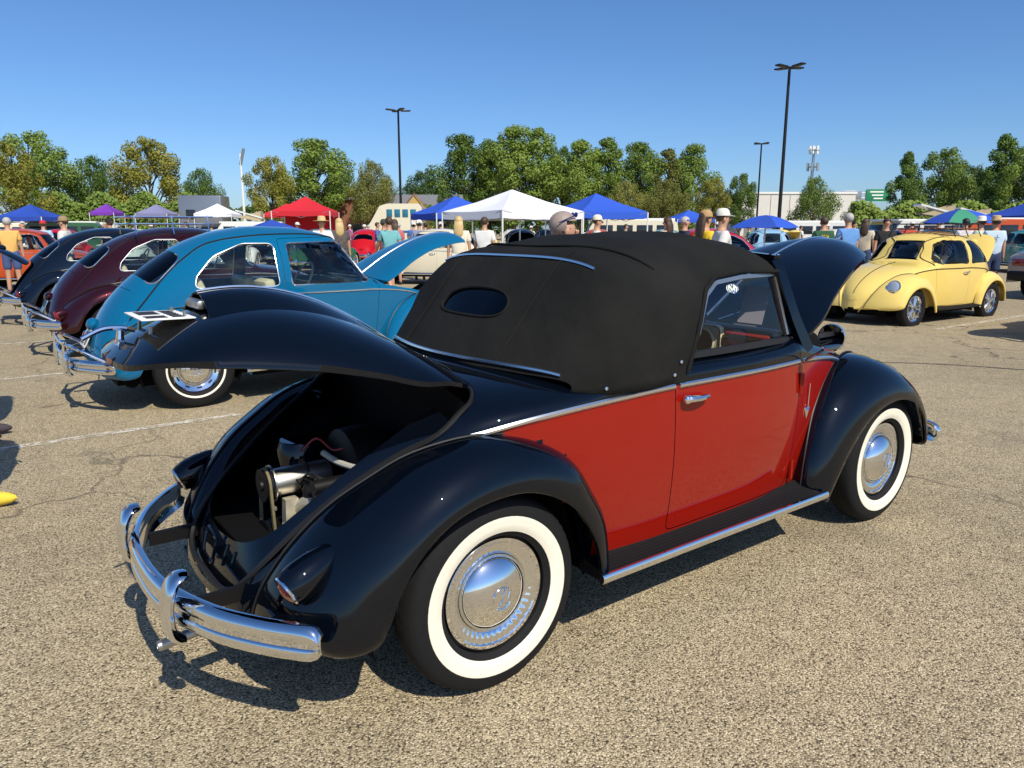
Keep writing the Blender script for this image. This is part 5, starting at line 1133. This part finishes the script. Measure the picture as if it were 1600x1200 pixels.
# ------------------------------------------------------------------ people
SKIN = plain('skin', (.50,.27,.17), .5, var=.08, scale=9); SKIN2 = plain('tanned_skin', (.40,.19,.11), .5, var=.08, scale=9)
POSES = {
 'stand': dict(sh=.19, la=[(.215,.01,1.16),(.235,.03,.92)], ra=[(-.215,.01,1.16),(-.235,.03,.92)], ll=[(.10,.0,.50),(.115,-.01,.08)], rl=[(-.10,.01,.50),(-.115,.0,.08)]),
 'bent': dict(sh=.19, la=[(.24,-.01,1.15),(.12,.24,1.20)], ra=[(-.24,-.01,1.15),(-.10,.25,1.12)], ll=[(.10,.02,.50),(.12,-.01,.08)], rl=[(-.10,-.01,.50),(-.12,.0,.08)]),
 'walk': dict(sh=.19, la=[(.225,-.09,1.17),(.23,.02,.95)], ra=[(-.225,.10,1.17),(-.22,.24,1.0)], ll=[(.09,.16,.52),(.09,.10,.09)], rl=[(-.09,-.06,.50),(-.09,-.30,.13)]),
}
def skinmesh(verts, edges, radii, root=0, sub=1):
    me = bpy.data.meshes.new('sk'); me.from_pydata([tuple(v) for v in verts], edges, []); o = bpy.data.objects.new('sk', me); COL.objects.link(o); m = o.modifiers.new('s', 'SKIN'); m.use_smooth_shade = True
    for i, r in enumerate(radii): d = me.skin_vertices[0].data[i]; d.radius = r if isinstance(r, tuple) else (r, r); d.use_root = (i == root)
    s = o.modifiers.new('ss', 'SUBSURF'); s.levels = sub; bpy.context.view_layer.update(); res = bpy.data.meshes.new_from_object(o.evaluated_get(bpy.context.evaluated_depsgraph_get())); bpy.data.objects.remove(o)
    res.polygons.foreach_set('use_smooth', [True]*len(res.polygons)); return res
_pm = {}
def person_meshes(pose):
    if pose in _pm: return _pm[pose]
    P = POSES[pose]; V = []; E_ = []; Rr = []
    def add(p, r, par=None): V.append(p); Rr.append(r); i = len(V)-1; (E_.append((par, i)) if par is not None else None); return i
    pel = add((0,0,.95), (.155,.115)); wa = add((0,.0,1.10), (.135,.10), pel); ch = add((0,.0,1.30), (.16,.115), wa); nb = add((0,-.01,1.45), (.075,.07), ch); nk = add((0,.0,1.52), .052, nb); hd = add((0,.02,1.60), (.072,.088), nk); ht = add((0,.015,1.685), (.066,.082), hd)
    for sg, arm, leg in ((1, P['la'], P['ll']), (-1, P['ra'], P['rl'])):
        s = add((sg*.17,-.005,1.40), .058, ch); el = add(arm[0], .043, s); wr = add(arm[1], .030, el); dv = (Vector(arm[1])-Vector(arm[0])).normalized(); add(tuple(Vector(arm[1])+dv*.09), (.038,.022), wr)
        for f in range(3): pass
        hp = add((sg*.095,0,.88), .10, pel); kn = add(leg[0], .062, hp); an = add(leg[1], .040, kn); add((leg[1][0], leg[1][1]+.13, .035), (.042,.03), an)
    D = {'body': skinmesh(V, E_, Rr, pel, 2)}
    # nose, ears and fingers joined to the body mesh
    bm = bmesh.new(); bm.from_mesh(D['body']); x = MB(); x.ball((0,.108,1.605), (.012,.018,.02), nu=8, nv=6)
    for sg in (-1, 1): x.ball((sg*.076,.01,1.605), (.012,.022,.032), nu=8, nv=6)
    for sg, arm in ((1, P['la']), (-1, P['ra'])):
        d = (Vector(arm[1])-Vector(arm[0])).normalized(); sd = Vector((0,1,0)).cross(d).normalized() if abs(d.y) < .8 else Vector((0,0,1)).cross(d).normalized(); fw = d.cross(sd)
        for k in range(4): b = Vector(arm[1])+d*.085+fw*(.026-.017*k); x.tube([b, b+d*.045, b+d*.075-sd*sg*.018], [.010,.009,.006], 5)
        b = Vector(arm[1])+d*.04+fw*.03; x.tube([b, b+d*.03+fw*.025, b+d*.06+fw*.028], [.011,.010,.007], 5)
    xm = x.me('x'); bm.from_mesh(xm); bm.to_mesh(D['body']); bm.free(); D['body'].polygons.foreach_set('use_smooth', [True]*len(D['body'].polygons))
    sv = [(0,0,.82),(0,0,1.08),(0,0,1.31),(0,-.008,1.44)]; se = [(0,1),(1,2),(2,3)]; sr = [(.185,.148),(.170,.135),(.18,.137),(.085,.08)]
    for sg, arm in ((1, P['la']), (-1, P['ra'])):
        i = len(sv); a = Vector((sg*.175,-.005,1.39)); b = a.lerp(Vector(arm[0]), .85); sv += [tuple(a), tuple(b)]; se += [(2, i), (i, i+1)]; sr += [.078, .068]
    D['shirt'] = skinmesh(sv, se, sr, 0, 2)
    for nm, k in (('shorts', .92), ('trousers', 1.0)):
        v = [(0,0,1.06),(0,0,.93)]; e = [(0,1)]; r = [(.165,.128),(.172,.135)]
        for sg, leg in ((1, P['ll']), (-1, P['rl'])):
            i = len(v); a = Vector((sg*.095,0,.85)); kn = Vector(leg[0]); v += [tuple(a), tuple(a.lerp(kn, k))]; e += [(1, i), (i, i+1)]; r += [.118, .092]
            if nm == 'trousers': v.append(tuple(Vector(leg[1])+Vector((0,0,.0)))); e.append((i+1, i+2)); r.append(.068)
        D[nm] = skinmesh(v, e, r, 0, 2)
    for q, leg in enumerate((P['ll'], P['rl'])): sh = MB(); sh.ball((leg[1][0], leg[1][1]+.06, .045), (.044,.128,.040), nu=12, nv=8); D['shoe%d' % q] = sh.me('shoe')
    for q, sg in enumerate((-1, 1)): e = MB(); e.ball((sg*.03,.100,1.622), (.010,.006,.007), nu=8, nv=6); D['eye%d' % q] = e.me('eye')
    h = MB(); h.ball((0,.0,1.655), (.088,.104,.095), nu=18, nv=12); D['hair_short'] = h.me('hair')
    h = MB(); h.ball((0,-.008,1.65), (.092,.106,.10), nu=18, nv=12); h.tube(cat([(0,-.05,1.66),(0,-.085,1.56),(0,-.095,1.42),(0,-.09,1.30)], 4), [.07,.085,.09,.095,.10,.10,.10,.10,.10,.095,.085,.06,.03], 12, prof=[(math.cos(2*math.pi*k/12), .5*math.sin(2*math.pi*k/12)) for k in range(12)], up=(0,1,0)); D['hair_long'] = h.me('hair')
    # trim the hair so the face stays free
    for nm in ('hair_short', 'hair_long'):
        bm = bmesh.new(); bm.from_mesh(D[nm]); bmesh.ops.delete(bm, geom=[v for v in bm.verts if v.co.y > .035 and v.co.z < 1.672 or v.co.z < 1.60 and v.co.y > -.02], context='VERTS'); bm.to_mesh(D[nm]); bm.free()
    c = MB(); c.lathe([(.0,.105),(.05,.100),(.082,.075),(.098,.03),(.101,0)], 24, 'z', c=(0,0,1.655)); c.add([(-.075,.075,1.66),(.075,.075,1.66),(.06,.17,1.645),(0,.19,1.648),(-.06,.17,1.645),(0,.09,1.668)], [(0,5,4),(5,3,4),(5,2,3),(5,1,2)]); D['cap'] = c.me('cap')
    c = MB(); c.lathe([(0,.12),(.06,.118),(.085,.10),(.096,.03),(.10,.012),(.15,.0),(.195,.012),(.195,.006),(.10,.0)], 28, 'z', c=(0,0,1.66)); D['sun_hat'] = c.me('hat')
    _pm[pose] = D; return D
def cl(name, c): return plain('cloth_'+name, c, .85, var=.12, scale=14)
HAIR = {'thin': plain('thin_grey_hair', (.30,.235,.20), .6, var=.35, scale=45), 'brown': plain('brown_hair', (.06,.035,.02), .6, var=.3, scale=60), 'grey': plain('grey_hair', (.42,.40,.38), .6, var=.2, scale=60), 'blond': plain('blond_hair', (.55,.40,.18), .55, var=.25, scale=60), 'dark': plain('dark_hair', (.015,.012,.01), .55)}
def person(px, Y, label, pose='stand', face=0.0, shirt=None, legs=('shorts', None), hair=('hair_short', 'brown'), hat=None, h=1.0, skin=SKIN, pos=None, glasses=False, shoe=None, prints=None):
    """face: heading in degrees, 0 looks away from the camera."""
    D = person_meshes(pose); x = pos or (gx(px, Y), Y); o = link('person', D['body'], skin, loc=(x[0], x[1], 0), rot=(0, 0, R(face)), scale=(h, h, h)); tag(o, label, 'person')
    link('shirt', D['shirt'], shirt or cl('white', (.72,.72,.70)), o); link(legs[0], D[legs[0]], legs[1] or cl('navy', (.03,.05,.12)), o); [link('shoe', D['shoe%d' % q], shoe or cl('shoe_dark', (.03,.03,.03)), o) for q in (0, 1)]
    if hair: link('hair', D[hair[0]], HAIR[hair[1]], o)
    if hat: link(hat[0], D[hat[0]], hat[1], o)
    for q in (0, 1): link('eye', D['eye%d' % q], INK, o)
    if glasses:
        e = MB(); P = [(sg_*a, b, c) for sg_, a, b, c in ()]
        for sg in (-1, 1): e.ball((sg*.035,.086,1.722), (.030,.010,.019), nu=12, nv=6); e.tube([(sg*.066,.080,1.722),(sg*.093,.02,1.70),(sg*.090,-.06,1.665)], .004, 5)
        e.tube([(-.012,.096,1.725),(.012,.096,1.725)], .004, 5); e.build('sunglasses', plain('blue_mirror_lens', (.02,.03,.25), .08, .6), o)
    if prints:
        g = MB(); M = Matrix.Translation((0,-.142,1.30)) @ Matrix.Rotation(R(90), 4, 'X')
        if prints[0] == 'cross': g.box((0,0,0), (.10,.014,.004), M=M); g.box((0,-.02,0), (.014,.16,.004), M=M)
        else:
            for i, ch in enumerate(prints[0]): glyph(g, ch, -.09+.1*i, -.08, .075, .14, M, 0, .03)
        g.build('shirt_print', prints[1], o, smooth=False)
    return o
c = cl
person(12, 17.5, 'man in yellow-orange shirt and blue shorts by the raised engine lid', 'stand', 25, c('amber', (.72,.42,.12)), ('shorts', c('denim_blue', (.05,.09,.22))), ('hair_short','grey'))
person(100, 16.5, 'man in pale grey shirt and tan cap beside the orange car', 'stand', 100, c('pale_grey', (.62,.61,.58)), hat=('cap', c('tan', (.30,.20,.11))))
person(172, 19, 'person in black shirt and black cap behind the roof rack', 'stand', 60, c('black', (.012,.012,.014)), hat=('cap', c('black_cap', (.012,.012,.012))))
person(68, 24, 'man in sky blue shirt and red cap behind the orange car', 'stand', 30, c('sky', (.35,.52,.72)), hat=('cap', c('red_cap', (.5,.02,.03))))
person(36, 25, 'grey-haired man in white shirt behind the orange car', 'stand', 150, c('white', (.72,.72,.70)), hair=('hair_short','grey'))
person(503, 17.5, 'man in white shirt and straw hat with folded arms behind the blue car', 'bent', 180, c('white', (.72,.72,.70)), hat=('sun_hat', c('straw', (.60,.45,.22))))
person(530, 18.5, 'woman in dark floral dress behind the blue car roof', 'stand', 20, plain('floral_cloth', (.09,.075,.07), .85, var=.95, scale=22), ('trousers', plain('floral_cloth', (.09,.075,.07), .85)), ('hair_long','blond'))
person(600, 21, 'bearded man in pink shirt and dark green cap', 'stand', -60, c('pink', (.60,.10,.13)), hat=('cap', c('dark_green', (.03,.06,.04))))
person(617, 20.5, 'woman with long brown hair next to the man in pink', 'stand', 0, c('rose', (.55,.12,.14)), hair=('hair_long','brown'))
person(655, 22.5, 'man in blue-grey shirt and khaki shorts beyond the open blue hood', 'stand', 15, c('blue_grey', (.20,.24,.36)), ('shorts', c('khaki', (.52,.42,.28))), hat=('cap', c('white_cap', (.68,.66,.60))))
person(608, 17.0, 'person in dark sandals standing under the open blue hood', 'walk', 30, c('teal', (.15,.40,.42)), ('shorts', c('grey_shorts', (.25,.25,.26))))
person(717, 16, 'blond woman in long cream dress with a shoulder bag', 'stand', 0, c('cream', (.72,.66,.52)), ('trousers', c('cream', (.72,.66,.52))), ('hair_long','blond'))
person(757, 17, 'brown-haired man in white shirt seen from behind', 'stand', -15, c('white', (.72,.72,.70)))
person(875, 4.75, 'bald grey-haired man with blue sunglasses on his head', 'stand', -75, c('plum', (.25,.06,.08)), hair=('hair_short','thin'), h=.905, glasses=True, pos=(.33, 4.95))
person(933, 15, 'man in cream shirt and cream cap by the big blue tent', 'stand', -90, c('cream', (.72,.66,.52)), hat=('cap', c('cream_cap', (.70,.64,.50))))
person(1042, 17, 'woman in beige top holding a camera strap', 'bent', 40, c('beige', (.55,.42,.32)), hair=('hair_long','brown'))
person(1070, 16.5, 'balding man in navy shirt in profile', 'stand', -80, c('navy_shirt', (.02,.025,.05)), hair=('hair_short','grey'))
person(1102, 11.4, 'bearded man in bright yellow shirt and tan cap', 'stand', -70, c('bright_yellow', (.80,.52,.02)), hat=('cap', c('tan2', (.42,.26,.12))), hair=('hair_long','brown'))
person(1128, 10.6, 'man in pale grey shirt and white cap in profile', 'walk', -88, c('pale_grey', (.62,.61,.58)), hat=('cap', c('white_cap', (.68,.66,.60))))
person(1287, 16.5, 'man in dark green shirt with yellow digits on the back', 'stand', 0, c('forest', (.02,.09,.04)), hair=('hair_short','brown'), prints=('01', c('gold', (.65,.45,.05))))
person(1325, 15.5, 'heavy man in plain blue shirt seen from behind', 'stand', 10, c('azure', (.12,.28,.58)), hair=('hair_short','grey'), h=1.03)
person(1352, 19, 'woman in beige patterned shirt beyond the blue-shirted man', 'stand', -40, plain('beige_print', (.55,.48,.36), .85, var=.5, scale=30), hair=('hair_long','brown'))
person(1385, 18, 'man in black shirt facing the camera', 'stand', 170, c('black', (.012,.012,.014)))
person(1508, 19, 'man in white patterned shirt under the patterned umbrella', 'stand', 0, plain('floral_white', (.62,.58,.58), .85, var=.6, scale=30), hair=('hair_short','dark'))
person(1532, 17.5, 'person in pale green shirt and white brimmed hat', 'stand', 30, c('mint', (.50,.60,.48)), hat=('sun_hat', c('white_hat', (.72,.70,.64))))
person(1555, 16.8, 'man in pale blue shirt with a cross print and tan brimmed hat', 'stand', -10, c('ice', (.50,.62,.72)), hat=('sun_hat', c('tan_hat', (.50,.36,.20))), prints=('cross', c('slate', (.12,.18,.28))))
person(0, 0, 'person in flip-flops standing by the worn white line', 'stand', -70, c('white', (.72,.72,.70)), pos=(-3.80, 5.12), shoe=c('flipflop', (.05,.04,.05)))
person(0, 0, 'person in grey shirt and yellow shoes near the rear bumper', 'stand', -80, c('grey_shirt', (.3,.3,.3)), pos=(-2.84, 3.68), shoe=c('yellow_shoe', (.75,.55,.05)))
# the crowd further off, each one a person
r = random.Random(21); CLO = [(.72,.72,.70),(.05,.06,.08),(.50,.05,.06),(.06,.14,.40),(.60,.52,.36),(.10,.28,.14),(.70,.45,.08),(.35,.50,.65),(.40,.15,.30)]
CN = ['white','black','red','blue','beige','green','amber','pale blue','plum']
FAR = []
for i in range(46):
    px = r.choice([r.uniform(130,300), r.uniform(330,470), r.uniform(560,700), r.uniform(880,1080), r.uniform(1240,1480), r.uniform(300,1600)]); Y = r.uniform(27,58); k = r.randrange(len(CLO)); hatk = r.random()
    PZ = r.choice(['stand','walk','bent']); LG = r.choice(['shorts','trousers']); o = person(px, Y, '', PZ, r.uniform(0,360), c('far_'+CN[k].replace(' ', '_'), CLO[k]), (LG, c('far_leg%d' % (i % 4), [(.03,.05,.12),(.45,.36,.24),(.05,.05,.05),(.2,.24,.34)][i % 4])), ('hair_short', r.choice(['brown','grey','dark'])), hat=(('cap', c('white_cap', (.68,.66,.60))) if hatk < .35 else None), h=r.uniform(.94,1.05))
    o['label'] = 'visitor in %s shirt and %s, %s, %s %s' % (CN[k], LG, 'white cap' if hatk < .35 else 'bare head', {'stand': 'standing', 'walk': 'walking', 'bent': 'with bent arms'}[PZ], 'in the nearer far rows' if Y < 36 else ('in the middle far rows' if Y < 47 else 'in the last rows')); o['group'] = 'visitors among the far rows of cars'
# ------------------------------------------------------------------ all the cars
build_convertible((-.4646, 2.7438, 0), R(36.85))
def at_stall(x, y): q = stall(x, y); return (q[0], q[1], 0)
build_sedan('bright blue sedan with its front hood open and chrome double bumpers', BLUE, (-3.04, 6.66, 0), R(36.3), hood=41, plate_rows=[(.03,.03,'#####'),(-.03,.05,'### ##')])
m_ = build_sedan('dark maroon sedan with a bare metal roof rack and red tail lamps', MAROON, (-5.05, 9.35, 0), R(36), rack=CHROME, plate_rows=[(.02,.06,'####')], platem=plain('plate_blue', (.16,.30,.42), .6))
build_sedan('black sedan with its rear engine lid propped open', MIDNIGHT, (-7.4, 12.3, 0), R(35.5), lid=84)
build_sedan('yellow lowered sedan with black trim and a wooden roof rack', YELLOW, (7.85, 13.45, -.06), R(213.5), wheels='mag', rails=False, rack=MATTEBLACK, trim=SEAL, interior=CREAMPL, lid=110, bumpers=False, board=MATTEBLACK)
build_sedan('orange sedan behind the man in the amber shirt', ORANGE, (gx(45, 19)-1.2, 19, 0), R(8), wheels='plainww', rails=False)
build_sedan('cream sedan beyond the open blue hood', CREAM, (gx(690, 21)+.8, 21, 0), R(172), wheels='plainww', rails=False)
build_sedan('red sedan with its front hood open beyond the canvas roof', paint('bright_red_enamel', (.50,.008,.012)), (gx(1175, 17)-.3, 17, 0), R(200), hood=40, wheels='plainww', rails=False)
# plain modern saloon
def saloon(label, paint_, loc, rz):
    o = empty('saloon_car', loc, rz, label, 'car'); P = [(-2.2,.45),(-2.22,.85),(-2.05,1.0),(-1.55,1.03),(-1.0,1.40),(-.1,1.45),(.55,1.40),(1.25,1.0),(2.05,.88),(2.2,.65),(2.18,.40)]
    top = cat([(x, 0, z) for x, z in P], 4); vs = []; n = len(top)
    for q in top:
        g = max(0, (q.z-.98)/.47); hw = .86-.22*g; vs += [(q.x, -hw, q.z-.05), (q.x, -hw+.08, q.z), (q.x, hw-.08, q.z), (q.x, hw, q.z-.05)]
    fs = [(4*i+k, 4*i+4+k, 4*i+5+k, 4*i+1+k) for i in range(n-1) for k in range(3)]; m = MB(); m.add(vs, fs)
    for sg in (0, 3): m.add([vs[4*i+sg] for i in range(n)]+[(vs[4*i+sg][0], math.copysign(.86, vs[sg][1]), .35) for i in range(n)], [(i, i+1, n+i+1, n+i) for i in range(n-1)])
    m.build('body', paint_, o, sharp=30)
    for sg in (-1, 1):
        m = MB(); m.add([(-1.30,sg*.80,1.04),(-.85,sg*.705,1.36),(.45,sg*.705,1.36),(1.0,sg*.80,1.04)], [(0,1,2,3)]); m.build('side_window', DKGLASS, o, smooth=False)
        m = MB(); m.rbox((-2.2, sg*.62, .78), (.06,.36,.16), .02); m.build('tail_lamp', LENS, o)
        for x in (-1.35, 1.35): W = wheel_meshes('plain'); rim = link('wheel', W['rim'][0], STEEL, o, loc=(x, sg*.80, .325), rot=(0, 0, math.pi if sg > 0 else 0)); [link(k, me, mt, rim) for k, (me, mt) in W.items() if k != 'rim']
    m = MB(); m.add([(-1.62,-.62,1.06),(-1.62,.62,1.06),(-1.06,.55,1.40),(-1.06,-.55,1.40)], [(0,1,2,3)]); m.build('rear_window', DKGLASS, o, smooth=False)
    m = MB(); m.rbox((-2.22,0,.50), (.10,1.7,.2), .04); m.build('bumper', MATTEBLACK, o); plate(o, Matrix.Translation((-2.235,0,.78)) @ Matrix.Rotation(R(-90), 4, 'Z') @ Matrix.Rotation(R(90), 4, 'X'), [(0,.07,'## #')], size=(.31,.15)); return o
saloon('silver and black saloon car behind the yellow car', SILVER, (13.1, 16.6, 0), R(28))
# far cars: the same sedan as one mesh
far_me, far_mats = flatten(build_sedan('x', WHITEP, (0,0,0), 0, wheels='plainww', rails=False)); far_open, fo_mats = flatten(build_sedan('x', WHITEP, (0,0,0), 0, wheels='plainww', rails=False, hood=42, lid=60))
FP = [('white', WHITEP), ('cream', CREAM), ('red', MATS['bright_red_enamel']), ('teal', TEAL), ('pale blue', PALEBLUE), ('green', GREEN), ('black', MIDNIGHT), ('orange', ORANGE), ('yellow', YELLOW), ('silver', SILVER)]
SIDE = {}
def far_car(px, Y, k, rz, opened=False, pos=None, row=0):
    me, mats = (far_open, fo_mats) if opened else (far_me, far_mats); nm, pt = FP[k]; o = bpy.data.objects.new('sedan_car', me); COL.objects.link(o); p = pos or (gx(px, Y), Y); o.location = (p[0], p[1], 0); o.rotation_euler = (0, 0, R(rz))
    for i, m in enumerate(mats):
        if m == WHITEP: o.material_slots[i].link = 'OBJECT'; o.material_slots[i].material = pt
    beside = SIDE.get(row); SIDE[row] = nm
    tag(o, '%s sedan %s%s in the %s far row' % (nm, 'with lids open' if opened else 'with lids closed', ' beside a %s one' % beside if beside else '', {26: 'first', 33: 'second', 43: 'third', 56: 'last'}.get(row, 'unseen shadow-casting')), 'car', 'sedans parked in the far rows')
r = random.Random(4); k = 0
for Y, x0, x1, step in ((26,-16,22,3.1), (33,-26,30,3.3), (43,-36,42,3.6), (56,-48,56,4.2)):
    x = x0
    while x < x1:
        if r.random() < .78 and not (Y == 26 and -6.5 < x < 6): far_car(0, 0, r.randrange(len(FP)), 90+r.uniform(-6, 6)+(180 if r.random() < .5 else 0), r.random() < .3, pos=(x+r.uniform(-.4,.4), Y+r.uniform(-.6,.6)), row=Y)
        x += step
far_car(0, 0, 7, 213, True, pos=(9.75, 11.0))  # unseen sedan, added out of view for the wedge of shadow it casts
# vans with rounded fronts and pop-up roofs
def van_mesh():
    m = MB(); P = rpoly([(-2.1,.35),(-2.14,1.1),(-2.02,1.88),(1.75,1.92),(2.02,1.55),(2.14,1.0),(2.12,.35)], [.1,.3,.25,.3,.4,.2,.1], 4); n = len(P)
    vs = []
    for hw, k in ((.80, .97), (.86, 1.0)): pass
    A = [(x, -.82, z) for x, z in P]; B = [(x*.985, -.72+.0, .35+(z-.35)*1.025) for x, z in P]; C_ = [(x*.985, .72, .35+(z-.35)*1.025) for x, z in P]; D_ = [(x, .82, z) for x, z in P]; vs = A+B+C_+D_
    fs = [(k*n+i, k*n+(i+1) % n, (k+1)*n+(i+1) % n, (k+1)*n+i) for k in range(3) for i in range(n)] + [tuple(range(n)), tuple(reversed(range(3*n, 4*n)))]; m.add(vs, fs); return m.me('van', sharp=30)
VAN = van_mesh()
def van(px, Y, rz, low, label, pop=False):
    o = empty('camper_van', (gx(px, Y), Y, 0), R(rz), label, 'van', 'vans parked in the far rows'); link('body', VAN, low, o); m = MB(); m.rbox((0,0,1.62), (4.1,1.66,.62), .12); 
    for sg in (-1, 1):
        for k in range(4): m = MB(); m.rbox((-1.45+.92*k, sg*.825, 1.45), (.74,.02,.46), .01); m.build('side_window', DKGLASS, o)
        for x in (-1.2, 1.25): m = MB(); m.lathe([(.0,-.09),(.16,-.09),(.2,-.08),(.33,-.08),(.33,.08),(.1,.08)], 20, 'y', c=(x, sg*.74, .33)); m.build('wheel', RUBBER, o)
        m = MB(); m.lathe([(0,.04),(.10,.03),(.12,0)], 16, 'x', c=(2.13, sg*.55, .85)); m.build('headlight', CLEARLENS, o)
    for x, sx in ((2.03, 1), (-2.07, -1)): m = MB(); m.rbox((0,0,0), (.03,1.25,.46), .01, M=Matrix.Translation((x,0,1.50)) @ Matrix.Rotation(R(-17 if sx > 0 else 5), 4, 'Y')); m.build('windscreen' if sx > 0 else 'rear_window', DKGLASS, o)
    m = MB(); m.tube([(2.2,-.8,.5),(2.26,0,.5),(2.2,.8,.5)], .05, 6); m.build('bumper', CHROME, o); m = MB(); m.rbox((0,0,1.93), (3.9,1.5,.12), .05); m.build('roof', WHITEP, o)
    if pop: m = MB(); m.box((0,0,0), (1.7,1.2,.08), M=Matrix.Translation((.1,0,2.45)) @ Matrix.Rotation(R(-16), 4, 'Y')); m.build('pop_top', WHITEP, o); m = MB(); m.add([(-.6,-.55,2.0),(-.6,.55,2.0),(-.65,.55,2.66),(-.65,-.55,2.66),(.85,.55,2.24),(.85,-.55,2.24)], [(0,1,2,3),(0,3,5),(1,4,2)]); m.build('pop_top_canvas', cloth('tan_canvas', (.45,.36,.22)), o, smooth=False)
van(100, 48, 200, GREEN, 'green and white van before the hedge'); van(135, 55, 195, CREAM, 'cream van before the hedge'); van(395, 50, 190, WHITEP, 'white van beside the red tents', True); van(335, 62, 180, SILVER, 'grey van before the grey trailer'); van(20, 60, 200, CREAM, 'cream van with raised pop-top near the deep blue tent', True); van(1460, 38, 170, WHITEP, 'white van with raised pop-top behind the yellow car', True); van(1520, 44, 165, CREAM, 'cream van with raised pop-top behind the patterned umbrella', True); van(1425, 40, 185, YELLOW, 'yellow van behind the yellow car'); van(1575, 34, 175, ORANGE, 'orange van behind the saloon car'); van(985, 36, 180, CREAM, 'cream van beside the bright blue tent'); van(1265, 45, 172, WHITEP, 'white van in front of the round tree')
# bay lines
for s in (3.5, 6.4, 9.2): a, b = stall(-1.6, s), stall(3.4, s+.1); painted_line(a, b, .09)
painted_line((6.36, 11.12), (10.8, 14.3), .10); painted_line((1.0, 9.6), (5.0, 12.6), .10)
